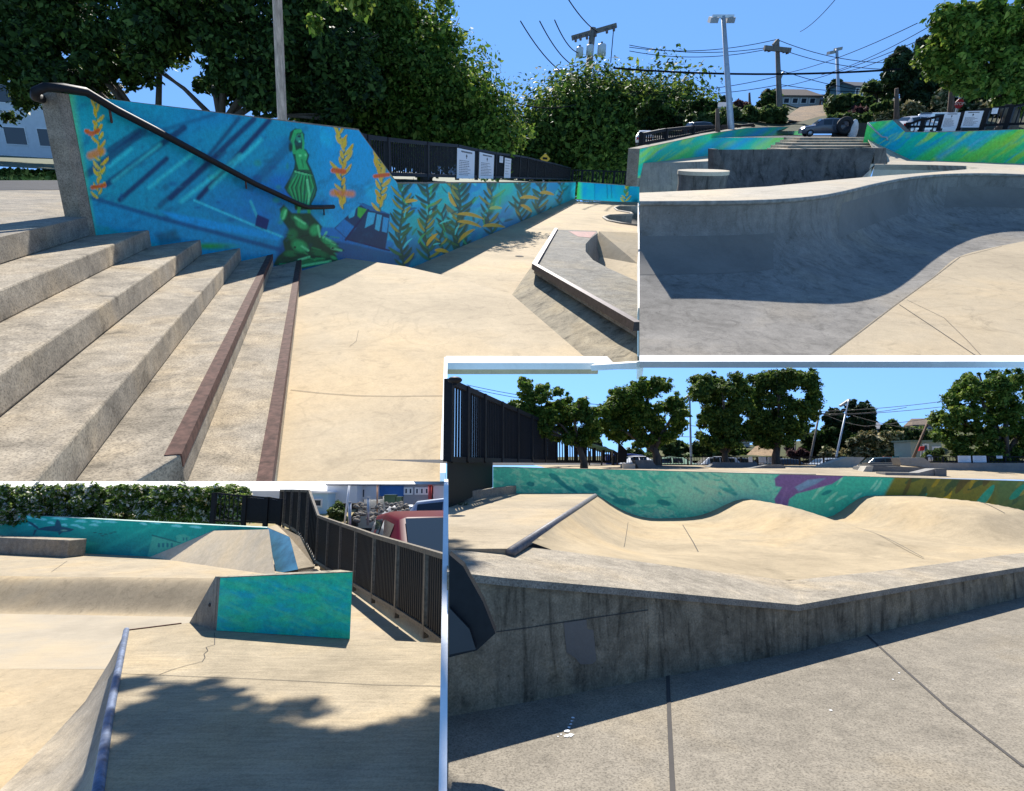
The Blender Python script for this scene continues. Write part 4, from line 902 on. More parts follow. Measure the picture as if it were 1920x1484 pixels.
    Wl = W
    A0 = g(1705, 300, D); W = Wall(P, A0, g(1877, 306, D))
    T = Thing(P, 'mural_wall', A0, 'painted wall with teal and green strokes beside the steps, long level top under the notices', 'mural wall')
    tops = [(1627, 229), (1674, 224.5), (1698, 247), (1760, 247.5), (1877, 243.5), (1985, 239)]; az = [W.az(*p) for p in tops]
    T.part('wall', MB().prism([W.pt(*q) for q in az]+[W.pt(az[-1][0], .9), W.pt(az[0][0], .9)], -W.n*.3), M_CAP)
    W.mural([(u, v+1.2) for u, v in tops], [P.px(W.pt(a, 1.0)) for a in (az[0][0], az[-1][0])], 320, 80, tr_paint, M_PAINT, T, gain=1.75)
    single(P, 'bank', MB().prism([W.pt(W.az(1628, 262)[0], 1.9-17*15.5/F, .02), W.at(1662, 283, .02), W.at(1706, 299.5, .02), g(1706, 304, D), g(1655, 303, D), P.d(1640, 284, 15.8)], (0, 0, -.02)), M_FLOOR2, kind='structure')
    H = Thing(P, 'handrail', W.at(1650, 262), 'short thin rail with end loop on the green wall beside the steps', 'handrail')
    o = .1; H.part('rail', MB(True).tube([W.at(1627, 231, o), W.at(1642, 246, o), W.at(1654, 257, o), W.at(1663, 258, o), W.at(1664, 264, o)], .022, 6), M_GALV); H.part('bracket', MB(True).tube([W.at(1643, 247, o), W.at(1643, 250, 0)], .015, 5), M_GALV)
    # --- fences and notices
    def fline(Wq, lst, o): return [(Wq.at(u, vb, o), (Wq.at(u, vt, o)-Wq.at(u, vb, o)).z) for u, vt, vb in lst]
    fence(P, fline(Wl, [(1202, 249, 278), (1246, 241, 270), (1297, 236, 260), (1348, 234.5, 249), (1385, 234, 242.5), (1412, 234, 239)], -.6), 'black fence above the ramp shaped mural with parked cars behind', post_w=.13, bar_w=.035, gap=.17, rail=.08)
    fence(P, fline(W, [(1700, 230, 246.5), (1727, 222, 246.5), (1760, 216, 246.5), (1797, 210, 246), (1841, 203, 245), (1885, 197, 243), (1945, 188, 241)], -.35), 'black picket fence with thick posts carrying notices above the teal and green wall', post_w=.11, bar_w=.026, gap=.12, rail=.06)
    for u0, u1, v0, v1, lab, sm in ((1764, 1793, 241, 212, 'left of the two large white rules boards above the teal and green wall', 0), (1801, 1835, 239.5, 209, 'right of the two large white rules boards above the teal and green wall', 0), (1858, 1869, 214, 203, 'small square white notice on the pickets at the right edge above the green wall', 1)):
        a, b = W.at(u0, v0, -.24), W.at(u1, v0, -.24); b.z = a.z; h = W.at(u0, v1, -.24).z-a.z
        rule_sign(P, a, b-a, V3((0, 0, 1)), (b-a).length, h, lab, 'notice boards above the green wall', small=bool(sm), rows=9 if not sm else 3)
    # --- vehicles
    CP = lambda n, c, r=.22: plain(n, c, r, 0, .04, 3, .6)
    def cat_(u, v, y): p = P.d(u, v, y); return p
    p = P.d(1543, 259, 23); p.z = zs; car(P, 'parked_car', 'suv', p, 2.95, CP('dark_grey_paint', (.07, .08, .10)), 'dark grey SUV parked at the top of the steps between the murals', 'cars along the street', scale=.36)
    p = P.d(1318, 252, 26); car(P, 'parked_car', 'suv', V3((p.x, p.y, p.z-.15)), .25, CP('black_paint', (.025, .027, .03)), 'black car behind the fence above the ramp shaped mural', 'cars along the street', scale=.36)
    p = P.d(1209, 262, 25); car(P, 'parked_car', 'hatch', V3((p.x, p.y, p.z-.2)), 1.3, CP('silver_paint', (.45, .47, .50)), 'pale car at the left end of the fence above the mural', 'cars along the street', scale=.36)
    p = P.d(1757, 240, 22); car(P, 'parked_car', 'van', V3((p.x, p.y, p.z-.2)), .35, CP('white_van_paint', (.72, .73, .74)), 'white van with a dark roof behind the pickets near the rules boards', 'cars along the street', cat='van', scale=.30)
    p = P.d(1718, 243, 21); car(P, 'parked_car', 'hatch', V3((p.x, p.y, p.z-.1)), .2, CP('silver_paint', (.45, .47, .50)), 'silver car behind the sloped end of the right hand mural', 'cars along the street', scale=.34)
    c = P.d(1583, 243, 22.4); T = Thing(P, 'cargo_rack', V3((c.x, c.y, zs)), 'spare tyre and pale bags strapped beside the dark grey SUV', 'cargo'); T.part('tyre', MB(True).tube([c+V3((.22*math.cos(a), 0, .12+.22*math.sin(a))) for a in [i*math.pi/8 for i in range(17)]], .08, 7, False), plain('tyre_rubber', (.015, .015, .016), .8)); T.part('bag', MB(True).ball(c+V3((.32, 0, -.05)), (.16, .14, .38)), plain('cream_canvas', (.6, .56, .52), .8, 0, .2, 8)); T.part('stand', MB().box(c.x-.3, c.x+.5, c.y+.1, c.y+.2, zs, c.z-.1), M_BLACK)
    single(P, 'dark_fence_screen', MB().prism([P.d(1580, 259, 24), P.d(1627, 259, 24), P.d(1627, 231, 24), P.d(1580, 231, 24)], (0, .1, 0)), plain('dark_green_screen', (.02, .03, .028)), 'dark solid screen fence between the SUV and the green wall', 'fence')
    # --- poles
    def pole(nm, lab, cat, b, t, r, mat, z=None, extra=0):
        T = Thing(P, nm, b, lab, cat); T.part('pole', MB(True).tube([b-V3((0, 0, 1.5)), b, t], [r, r, r*.62], 9), mat); return T
    y = 24; k = y/F
    T = pole('light_pole', 'tall leaning steel floodlight pole nearest the ramp shaped mural', 'light pole', P.d(1371, 243, y), P.d(1356, 30, y), .12, M_GALV)
    T.part('crossarm', MB().bar(P.d(1336, 31, y), P.d(1376, 31, y), .1, .1), M_GALV)
    for u in (1340, 1371): T.part('lamp_head', MB().prism([P.d(u-9, 44, y), P.d(u+6, 44, y-.4), P.d(u+9, 33, y-.4), P.d(u-6, 33, y)], (0, .35, .08)), plain('lamp_housing', (.34, .33, .30), .5))
    T = pole('light_pole', 'thin grey pole with two angled floodlights in front of the teal house', 'light pole', P.d(1574, 234, 40), P.d(1569, 92, 40), .12, M_GALV)
    for s in (-6.5, 6.5): T.part('lamp_head', MB().prism([P.d(1568+s-6, 99-s*.5, 40), P.d(1568+s+5, 97-s*.5, 40), P.d(1568+s+6, 91-s*.5, 40), P.d(1568+s-5, 93-s*.5, 40)], (0, .4, 0)), plain('lamp_housing', (.34, .33, .30), .5))
    y = 36; T = pole('utility_pole', 'dark wooden utility pole with crossarms and many lines over the houses', 'utility pole', P.d(1463, 236, y), P.d(1457, 74, y), .17, M_GREYWOOD)
    T.part('crossarm', MB().bar(P.d(1433, 90, y-.3), P.d(1482, 95, y-.3), .22, .22), M_GREYWOOD); T.part('crossarm', MB().bar(P.d(1450, 86, y-.3), P.d(1459, 76, y-.3), .18, .18), M_GREYWOOD)
    for u, v in ((1436, 93), (1442, 94), (1470, 96), (1476, 98)): T.part('insulator', MB(True).tube([P.d(u, v-6, y-.3), P.d(u, v+4, y-.3)], .08, 6), plain('porcelain', (.12, .09, .08), .3))
    T.part('lamp_arm', MB(True).tube([P.d(1462, 150, y), P.d(1467, 138, y), P.d(1470, 136, y)], .06, 6), M_GALV)
    pole('wood_pole', 'reddish wooden post without wires in front of the tall conifers', 'pole', P.d(1681, 228, 28), P.d(1681, 166, 28), .12, M_WOOD); pole('wood_pole', 'dark wooden post behind the rules boards under the big maple', 'pole', P.d(1782, 216, 26), P.d(1786, 140, 26), .12, M_WOOD)
    pole('wood_pole', 'short brown post standing behind the fence above the ramp shaped mural', 'pole', P.d(1346, 250, 22), P.d(1345, 204, 22), .09, M_WOOD); pole('wood_pole', 'slim distant pole on the hill left of the large hillside house', 'pole', P.d(1406, 203, 60), P.d(1405, 174, 60), .14, M_WOOD)
    # stop sign
    c = P.d(1799, 195, 24); T = Thing(P, 'stop_sign', V3((c.x, c.y, zs)), 'red octagonal stop sign above the rules boards beneath the maple', 'stop sign'); r = 7.6*24/F
    oc = [c+V3((r*math.cos(a), 0, r*math.sin(a))) for a in [math.pi/8+i*math.pi/4 for i in range(8)]]
    T.part('sign_plate', MB().prism(oc, (0, .02, 0)), plain('sign_red', (.42, .015, .03), .4, 0, .08)); T.part('lettering', place_mb(text_mb('STOP', r*.85, .004), c-V3((0, .006, 0)), (1, 0, 0), (0, 0, 1)), plain('white_sign_face', (.72, .73, .74))); T.part('post', MB().bar(V3((c.x, c.y+.06, zs)), c+V3((0, .06, r*2)), .07, .06), M_GALV); T.part('street_plate', MB().prism([c+V3((-.18, .03, r*1.3)), c+V3((.18, .03, r*1.3)), c+V3((.18, .03, r*1.7)), c+V3((-.18, .03, r*1.7))], (0, .02, 0)), plain('pale_blue_plate', (.35, .5, .62)))
    # --- wires
    up = lambda u, v: P.d(u, v, 36); gr = 'power lines crossing the bowl sky'
    for a, b, s in (((1180, 85), (1436, 90), .5), ((1180, 89), (1458, 74), .6), ((1180, 96), (1442, 92), .6), ((1180, 174), (1462, 159), .5), ((1180, 172), (1460, 143), .5), ((1470, 95), (1700, 130), .5), ((1458, 75), (1700, 118), .6), ((1463, 159), (1720, 168), .4), ((1463, 132), (1690, 176), .4)):
        wire(P, up(*a), up(*b), s*.55, .017, 'thin power line crossing the sky above the big bowl', gr)
    wire(P, P.d(1150, 128, 30), P.d(1690, 130, 30), .22, .042, 'thick dark cable running level across the sky behind the floodlight pole', None)
    for a, b in (((1463, 164), (1760, 60)), ((1540, 141), (1760, 40)), ((1500, 60), (1590, -30)), ((1463, 140), (1720, 44)), ((1555, 137), (1700, 92))): wire(P, up(*a), P.d(*b, 24), .2, .014, 'thin power line crossing the sky above the big bowl', gr)
    # --- hillside
    rows = []; top = [(1100, 236), (1230, 238), (1330, 214), (1380, 203), (1470, 201), (1530, 196), (1600, 186), (1680, 186), (1760, 172), (1860, 160), (2000, 150)]
    for t in (0, .25, .5, .75, 1):
        rows.append([P.d(u, 246, 30).lerp(P.d(u, v, 52), t)+V3((0, 0, .5*math.sin(u*.05+t*4)*t)) for u, v in top])
    rows.append([p+V3((p.x*.9, 60, 1.0)) for p in rows[-1]])
    m = clip(MB(True).grid(rows), P, u=1199); single(P, 'hillside', m, concrete('grassy_hill', (.075, .085, .032), dark=.6, big=.25, grain=.5, tint=(1.5, 1.2, .9)), kind='structure')
    dr = [[P.d(u, v, y) for u, v in pts] for y, pts in ((44, ((1500, 201), (1545, 197), (1562, 197))), (40, ((1482, 213), (1520, 212), (1556, 210))), (35.5, ((1468, 227), (1510, 228), (1552, 226))))]
    single(P, 'dirt_slope', MB(True).grid(dr), concrete('bare_dirt', (.42, .29, .17), dark=.45, big=.8, grain=.5, streak=.7), kind='structure')
    def hh(u, v, y, *a, **k_): c = P.d(u, v, y); return house(P, 'house', c, *a, **k_)
    hh(1478, 203, 50, 3.4, 2.4, .75, .42, .15, plain('pale_siding', (.5, .5, .48), .7, 0, .06), plain('brown_shingles', (.16, .12, .09), .9, 0, .3, 14), 'large pale hillside house with brown hipped roof and a balcony, behind the utility pole', [(-1.0, .3, .4, .3), (-.3, .3, .4, .3), (.4, .3, .4, .3), (1.1, .3, .4, .3)], hip=.4, over=.15)
    hh(1344, 214, 44, 1.2, 1, .35, .25, -.2, plain('cream_siding', (.6, .58, .5), .7, 0, .06), plain('pale_roof', (.55, .5, .44), .8, 0, .1), 'small cream house among bushes left of the floodlight pole', over=.1)
    hh(1597, 188, 46, 2.2, 2.0, .75, .26, .35, plain('teal_siding', (.07, .15, .17), .7, 0, .1), plain('dark_roof', (.07, .07, .075), .8, 0, .2), 'dark teal hillside house with tall windows behind the double floodlight pole', [(-.8, .25, .22, .4), (-.4, .25, .22, .4), (.0, .25, .22, .4)], over=.12)
    hh(1534, 198, 54, 1.6, 1.2, .35, .35, .2, plain('red_brown_siding', (.2, .08, .06), .7, 0, .1), plain('dark_roof', (.07, .07, .075), .8, 0, .2), 'small red brown gabled house beside the dirt slope', [(0, .1, .3, .2)], over=.12)
    hh(1790, 170, 40, 1.9, 1.4, .6, .25, -.15, plain('blue_grey_siding', (.2, .25, .31), .7, 0, .1), plain('brown_shingles', (.16, .12, .09), .9, 0, .3, 14), 'blue grey house with a porch partly hidden by the big maple', [(-.5, .18, .35, .3), (.25, .18, .35, .3)], over=.15)
    # --- vegetation
    def tr_(poly_, y, rad, nb, n, lf, mat, lab, seed, trunk, cat='tree', name='tree', group='trees around the hillside', tr=.15, spread=.55):
        b = P.d(*trunk, y); tree(P, name, b, px_fill(P, poly_, y, nb, rad, seed, jit=y*.03), n, lf, mat, lab, cat, group, trunk_r=tr, seed=seed, limbs=6, spread=spread)
    cone = lambda u, v0, v1, w: [(u, v0), (u+w*.28, v0+(v1-v0)*.15), (u+w*.46, v0+(v1-v0)*.45), (u+w*.5, v0+(v1-v0)*.75), (u+w*.35, v1), (u-w*.35, v1), (u-w*.5, v0+(v1-v0)*.75), (u-w*.46, v0+(v1-v0)*.45), (u-w*.28, v0+(v1-v0)*.15)]
    tr_(cone(1691, 92, 172, 56), 34, 9, 46, 24000, .16*.75, M_CONIF, 'rounded dark conifer standing alone left of the tallest conifer', 101, (1691, 205), 'conifer', 'conifer')
    tr_(cone(1742, 64, 200, 60), 36, 10, 52, 28800, .17*.75, M_CONIF, 'tallest dark pointed conifer, right of the lone rounded one', 102, (1742, 205), 'conifer', 'conifer')
    tr_([(1700, 160), (1780, 150), (1770, 210), (1700, 210)], 33, 10, 22, 12800, .16*.75, M_CONIF, 'low dark evergreen mass at the foot of the tall conifers', 103, (1735, 212), 'conifer', 'conifer')
    tr_([(1765, 30), (1830, 5), (1985, 0), (1985, 215), (1900, 212), (1850, 175), (1800, 155), (1750, 120), (1740, 105), (1758, 70)], 22, 24, 70, 60000, .085, M_MAPLE, 'big leafy maple overhanging the upper right of the bowl scene', 104, (1890, 232), name='maple_tree', tr=.25)
    tr_(cone(1568, 150, 188, 30), 48, 5, 24, 8000, .16*.75, M_CONIF, 'small pointed conifer beside the teal house', 105, (1568, 190), 'conifer', 'conifer')
    tr_([(1200, 198), (1232, 196), (1262, 214), (1268, 240), (1200, 240)], 36, 10, 20, 14400, .17*.75, M_MAPLED, 'wide dark green tree at the left end above the ramp shaped mural', 106, (1225, 242))
    tr_([(1230, 240), (1238, 196), (1245, 190), (1256, 222), (1262, 240)], 38, 8, 12, 6400, .17*.75, M_CONIF, 'pointed tree rising from the wide dark trees at the left', 107, (1245, 242), 'conifer', 'conifer')
    tr_([(1290, 200), (1315, 192), (1334, 200), (1336, 232), (1288, 234)], 36, 9, 16, 12800, .16*.75, M_MAPLED, 'rounded green tree left of the small cream house', 108, (1312, 240))
    tr_([(1268, 215), (1280, 208), (1288, 220), (1286, 238), (1268, 238)], 36, 6, 9, 4800, .15*.75, M_CONIF, 'small dark conifer between the two left tree masses', 109, (1278, 241), 'conifer', 'conifer')
    tr_(cone(1356, 184, 206, 14), 50, 4, 8, 2400, .16*.75, M_CONIF, 'spindly conifer just left of the tall floodlight pole', 110, (1355, 208), 'conifer', 'conifer')
    tr_([(1422, 180), (1436, 172), (1453, 176), (1456, 200), (1424, 202)], 48, 8, 12, 8000, .18*.75, M_MAPLED, 'grey green round tree beside the large hillside house', 111, (1440, 204))
    tr_([(1372, 200), (1388, 192), (1400, 197), (1398, 206), (1374, 206)], 50, 6, 7, 2000, .18, M_PURPLE, 'plum coloured round tree on the hill edge', 112, (1386, 208))
    tr_([(1500, 182), (1508, 174), (1516, 184), (1512, 192), (1500, 192)], 52, 4, 6, 1500, .18, M_PURPLE, 'plum coloured tree behind the large hillside house', 113, (1508, 194))
    tr_([(1620, 165), (1645, 160), (1665, 175), (1668, 200), (1620, 195)], 40, 8, 14, 6000, .16, M_SHRUB, 'olive tree to the right of the teal house', 114, (1645, 205))
    sh = 'hillside shrubs behind the bowl'
    for i, (pts, y, rad, nb, n, mat, lab) in enumerate((
        ([(1365, 208), (1420, 203), (1470, 206), (1465, 232), (1360, 236)], 36, 9, 34, 11000, M_SHRUB, 'broad green bramble bank below the large hillside house'),
        ([(1290, 222), (1365, 215), (1365, 238), (1290, 240)], 34, 8, 20, 6000, M_SHRUB, 'low green bushes behind the floodlight pole base'),
        ([(1560, 190), (1600, 182), (1630, 190), (1640, 212), (1560, 225)], 38, 9, 26, 9000, M_SHRUB, 'grey green bushes below the teal house'),
        ([(1600, 205), (1625, 202), (1632, 225), (1596, 228)], 36, 7, 10, 3000, M_PURPLE, 'muted purple bush above the right hand painted wall'),
        ([(1555, 218), (1600, 218), (1640, 220), (1640, 232), (1555, 234)], 34, 6, 18, 5000, M_SHRUB, 'pale green low shrubs above the dark screen fence'),
        ([(1640, 200), (1700, 198), (1700, 222), (1640, 226)], 34, 8, 18, 6000, M_SHRUB, 'dark olive shrubs at the foot of the conifers'),
        ([(1690, 205), (1712, 196), (1735, 206), (1738, 220), (1690, 222)], 30, 6, 14, 5000, M_FLOWER, 'cream flowering shrub left of the white van'),
        ([(1645, 218), (1668, 214), (1670, 226), (1642, 228)], 31, 5, 8, 2500, M_FLOWER, 'small cream flowering shrub by the reddish post'),
        ([(1762, 178), (1790, 165), (1805, 176), (1805, 208), (1760, 212)], 30, 8, 20, 8000, M_FLOWER, 'tall cream flowering shrub left of the stop sign'),
        ([(1800, 180), (1850, 170), (1880, 185), (1985, 180), (1985, 212), (1800, 212)], 30, 10, 30, 10000, M_SHRUB, 'green hillside shrubs right of the stop sign'),
        ([(1825, 198), (1860, 192), (1885, 190), (1885, 206), (1825, 208)], 28.5, 5, 10, 3500, M_FLOWER, 'yellow cream flowering shrub behind the right rules board'))):
        shrub(P, 'hillside_shrub', px_fill(P, pts, y, nb, rad, 200+i, jit=y*.02), n, y*.0042, mat, lab, 'shrub', sh, seed=220+i)
    k = clip(MB().prism([g(1190, 690, .274), g(2000, 690, .274), g(2000, 678, .274), g(1190, 678, .274)], (0, 0, .05)), P, u=1199); single(P, 'edge_kerb', k, M_WHITE, 'white painted kerb along the front edge of the big bowl floor', 'kerb')
tr_build()
# ================================================================== PLOT 3 (lower left): ledges and the long fence by the car park
BL = Plot((43, 915), (829, 915), 1.6, 0.6)
def bl_paint(c):
    U, V = c.U, c.V; n = fbm(U/40, V/12, 21); c.c[:] = np.array(srgb(0, 124, 126))
    c.lay(np.clip((V-985)/60, 0, 1)*.85, (0, 86, 108)); c.lay(np.clip((n-.5)*4, 0, 1)*.3, (20, 150, 145))
    for x0, y0, x1, y1 in ((330, 985, 250, 1035), (300, 980, 190, 1030), (420, 990, 330, 1020)): c.stroke([(x0, y0), (x1, y1)], 5, (30, 150, 150), 8, .35)
    q = random.Random(3)
    for x, y, l in ((52, 970, 16), (75, 973, 24), (95, 980, 14), (110, 972, 30), (140, 985, 18), (150, 977, 24), (60, 984, 16), (180, 978, 20), (205, 978, 26), (175, 984, 18), (152, 989, 14), (290, 980, 20), (268, 982, 14), (330, 986, 22), (365, 988, 24), (120, 984, 12)):
        c.ell(x, y, l*.55, 2.6, (96, 190, 214), .7, .85, q.uniform(-.15, .1)); c.ell(x+l*.3, y+2, l*.35, 1.8, (96, 190, 214), .7, .8)
    # shark
    D0, D1 = (16, 62, 86), (34, 92, 100)
    c.poly([(70, 992), (85, 988), (104, 986), (124, 989), (140, 993), (132, 997), (112, 999), (92, 996), (72, 994)], D0, 1.2); c.poly([(102, 988), (106, 974), (112, 977), (116, 989)], D0, 1); c.poly([(72, 994), (56, 983), (47, 975), (60, 980), (72, 989)], D0, 1); c.poly([(70, 993), (64, 1004), (62, 1004), (64, 994)], D0, 1); c.poly([(108, 997), (118, 997), (111, 1004)], D0, 1); c.ell(120, 995, 8, 2, (90, 150, 140), .6, .8); c.stroke([(92, 996), (118, 998)], 1, D1)
    for x, y in ((178, 999), (188, 1001), (198, 1002), (208, 1000), (192, 1005), (215, 998), (134, 1031), (155, 1030), (160, 1034), (140, 1036)): c.ell(x, y, 5, 1.4, (6, 70, 84), .5, .9)
    # drowned building
    c.poly([(286, 1005), (340, 1018), (345, 1040), (276, 1046)], (46, 134, 132), 2, .8); c.stroke([(285, 1004), (338, 1018)], 2.5, (8, 84, 96), 1)
    c.poly([(330, 1005), (336, 1003), (346, 1002), (358, 1008), (350, 1020), (332, 1016)], (46, 134, 132), 1.5, .8)
    for x in (298, 306, 314, 322): c.poly([(x-2, 1018), (x+2, 1019), (x+2, 1027), (x-2, 1026)], (6, 84, 108), 1, .9)
    for x in (344, 350): c.poly([(x-1.4, 1008), (x+1.4, 1008), (x+1.4, 1014), (x-1.4, 1014)], (6, 84, 108), 1, .9)
def bl_teal(c):
    U, V = c.U, c.V; n = fbm(U/40+V/30, V/14-U/80, 31); m = fbm(U/9, V/9, 32); c.c[:] = np.array(srgb(0, 160, 166))
    c.lay(np.clip((n-.45)*4, 0, 1)*.8, (26, 172, 142)); c.lay(np.clip((1105-V)/30, 0, 1)*.5, (34, 168, 130)); c.lay(np.clip((.45-n)*5, 0, 1)*.6, (0, 146, 190)); c.lay(np.clip((m-.66)*6, 0, 1)*.25, (0, 110, 110)); c.lay(np.clip((fbm((U+V)/50, (V-U*.4)/9, 34)-.52)*6, 0, 1)*.45, (60, 180, 150))
def bl_blue(c):
    n = fbm(c.U/8, c.V/30, 41); c.c[:] = np.array(srgb(30, 104, 148)); c.lay(np.clip((n-.45)*4, 0, 1)*.5, (70, 140, 170)); c.lay(np.clip((c.V-1035)/40, 0, 1)*.4, (10, 90, 140))
def bl_build():
    P = BL; g = P.g; ZQ, ZU = -.9, -.3
    # --- floors
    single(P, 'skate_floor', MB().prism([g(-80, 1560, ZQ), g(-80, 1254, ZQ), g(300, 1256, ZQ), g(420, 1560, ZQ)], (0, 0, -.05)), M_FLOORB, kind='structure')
    single(P, 'skate_floor', MB().prism([g(-80, 1254, ZQ), g(-80, 1146, ZQ), g(500, 1156, ZQ), g(420, 1256, ZQ)], (0, 0, -.05)), concrete('shade_grey_floor_concrete', (.33, .285, .215), dark=.7, big=.4, grain=.12, stain=.3, aniso=(.3, 3, 3)), kind='structure')  # greyer copy paints in this floor's shading; the near floor keeps the lit tan
    rows = []
    for k in range(13):
        t = k/12; s = t*t*(3-2*t); r = []
        for u in (-80, 60, 200, 330, 460, 560):
            a, b = g(u, 1150+(u+80)*.016, ZQ), g(u, 1081+(u-40)*.012, ZU); p = a.lerp(b, t); p.z = ZQ+(ZU-ZQ)*s; r.append(p)
        rows.append(r)
    single(P, 'bank', MB(True).grid(rows), M_FLOORB, kind='structure')
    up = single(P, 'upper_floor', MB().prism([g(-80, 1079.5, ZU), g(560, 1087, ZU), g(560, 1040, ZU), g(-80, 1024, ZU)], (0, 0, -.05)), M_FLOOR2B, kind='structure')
    deck = [g(237, 1183), g(355, 1168), g(405, 1181), g(655, 1197), g(700, 1199.5), g(836, 1207), g(836, 1560), g(170, 1560)]
    dk = single(P, 'deck', MB().prism(deck, (0, 0, -.05)), concrete('weathered_deck_concrete', (.38, .315, .215), dark=.5, big=.5, grain=.3, stain=.7, aniso=(.3, 2.5, 2.5)), kind='structure')
    single(P, 'fence_slab', MB().prism([g(552, 1066, -.57), g(592, 1058, -.57), g(780, 1199, -.57), g(836, 1236, -.57), g(1000, 1300, -.57), g(700, 1290, -.57), g(520, 1120, -.57)], (0, 0, -.05)), M_FLOOR2B, kind='structure')
    bpy.context.view_layer.update()
    def crack(pts, z, w, par, nm='crack'):
        m = MB(); q = [g(u, v, z+.004) for u, v in pts]
        for a, b in zip(q, q[1:]):
            d = (b-a).normalized(); s = V3((-d.y, d.x, 0))*w/2; m.poly([a-s, b-s, b+s, a+s])
        o = bpy.data.objects.new(nm, mk_mesh(nm, m, M_DARKLINE)); SC.collection.objects.link(o); o.parent = par; o.matrix_parent_inverse = par.matrix_world.inverted() @ P.M
    crack([(228, 1263), (300, 1266), (500, 1274), (700, 1284), (836, 1287)], 0, .007, dk, 'joint')
    zz = [(402, 1186), (404, 1196), (402, 1208), (386, 1214), (388, 1221), (381, 1227), (386, 1234), (380, 1240), (350, 1248), (322, 1256), (298, 1266)]
    crack([(u+rnd.uniform(-2, 2), v+rnd.uniform(-1, 1)) for u, v in zz], 0, .007, dk); crack([(126, 1052), (112, 1062), (96, 1073)], ZU, .012, up)
    # --- curved ramp and its pipe
    pipe = [(237, 1182), (228, 1226), (215, 1290), (203, 1352), (190, 1440), (174, 1552)]; seam = [(231, 1192), (206, 1240), (160, 1315), (108, 1372), (42, 1440), (-60, 1540)]; zs = [-.12, -.42, -.7, -.85, ZQ, ZQ]
    rows = []
    A = [g(u, v, -.02) for u, v in pipe]; B = [g(u, v, z+.004) for (u, v), z in zip(seam, zs)]
    for k in range(11):
        th = k/10*math.pi/2; rows.append([V3((a.x+(b.x-a.x)*(1-math.cos(th)), a.y+(b.y-a.y)*(1-math.cos(th)), a.z+(b.z-a.z)*math.sin(th))) for a, b in zip(A, B)])
    T = Thing(P, 'quarter_ramp', g(200, 1350), 'curved concrete quarter ramp falling away from the steel pipe edge coloured with sky reflection', 'skate ramp')
    T.part('curved_face', MB(True).grid(rows), concrete('streaked_ramp_concrete', (.40, .35, .275), dark=.42, big=.45, grain=.3, stain=.95, aniso=(3, .4, 3)))
    T.part('pipe_edge', MB(True).tube([g(u, v, .0) for u, v in pipe], .030, 12), plain('sky_tinted_steel_pipe', (.12, .15, .22), .55, .3, .45, 14, .3))  # the pipe's blue is sky reflection put into the steel colour
    T.part('edge_iron', MB().bar(g(237, 1183, .0), g(340, 1170, .0), .022, .022), M_RUST)
    # --- back wall with the sea mural, ledge block, pyramid bank
    W = Wall(P, g(100, 1035.5, ZU), g(300, 1045, ZU))
    T = Thing(P, 'mural_wall', g(100, 1035, ZU), 'dark teal sea mural wall with a shark, in front of the flowering hedge', 'mural wall')
    top = [(-60, 958.5), (43, 966), (300, 980), (502, 990)]; az = [W.az(*p) for p in top]
    T.part('wall', MB().prism([W.pt(*q) for q in az]+[W.pt(az[-1][0], ZU-.2), W.pt(az[0][0], ZU-.2)], -W.n*.28), plain('teal_grey_cap', (.30, .40, .36), .8, 0, .2, 5))
    W.mural([(u, v+.6) for u, v in top], [P.px(W.pt(a, ZU-.05)) for a in (az[0][0], az[-1][0])], 420, 80, bl_paint, M_PAINT, T, gain=2.5)
    o = .9; a, b = W.at(-60, 1036, o), W.at(127, 1036, o); zt = W.at(127, 1013, o).z
    m = MB().prism([V3((a.x, a.y, ZU)), V3((b.x, b.y, ZU)), V3((b.x, b.y, zt)), V3((a.x, a.y, zt))], -W.n*.5)
    ob = single(P, 'concrete_block', m, M_CAP, 'low grey concrete ledge block in front of the shark mural', 'ledge'); bevel(ob, .02)
    fl, fr_, tl, tr = g(281, 1045, ZU), g(516, 1079, ZU), W.at(400, 995.5, .05), W.at(505, 993, .05); tr2 = P.d(504, 993, 14.6)
    T = Thing(P, 'pyramid_bank', fl, 'smooth tan concrete bank sloping up to the right end of the shark mural', 'skate bank')
    bb, bt = [fl, g(430, 1067, ZU), g(516, 1079, ZU)], [tl, tl.lerp(tr2, .55), tr2]; T.part('bank_face', MB(True).grid([[a.lerp(b, k/8) for a, b in zip(bb, bt)] for k in range(9)]), concrete('sun_paled_bank_concrete', (.66, .55, .39), dark=.65, big=.5, grain=.2, stain=.5))  # paler concrete stands in for sunlight; the face turns from the sun
    T = Thing(P, 'side_wall', P.d(518, 1073, 13.9), 'narrow blue painted wall with a broad tan top running toward the dark fence', 'mural wall')
    T.part('wall', MB().prism([P.d(501, 989, 15.2), P.d(519, 984, 15.8), P.d(562, 1006, 15), P.d(590, 1062, 14), P.d(559, 1067, 13.6), P.d(543, 1007, 14.6)], (0, 0, -.05)), M_FLOOR2B)
    T.part('painted_face', MB(True).grid([[P.d(501, 989.5, 15.19).lerp(P.d(518, 1076, 13.89), k/6).lerp(P.d(543, 1007.5, 14.59).lerp(P.d(559, 1068, 13.59), k/6), j/4) for j in range(5)] for k in range(7)]), plain('blue_mural_paint', (.045, .17, .27), .6, 0, .4, 3))
    # --- low teal wall on the deck
    W = Wall(P, g(405, 1183), g(655, 1199)); T = Thing(P, 'teal_block_wall', g(405, 1183), 'low teal painted wall with a bare slanted grey end standing on the deck', 'mural wall')
    B0, B1 = g(405, 1183), g(355, 1168); T0, TR_ = W.at(412, 1082.5), W.at(662, 1072); bR = W.at(655, 1199)
    back = (B1-B0)*.34; back2 = (B1-B0); q0 = T0+back*.5; q1 = TR_+back
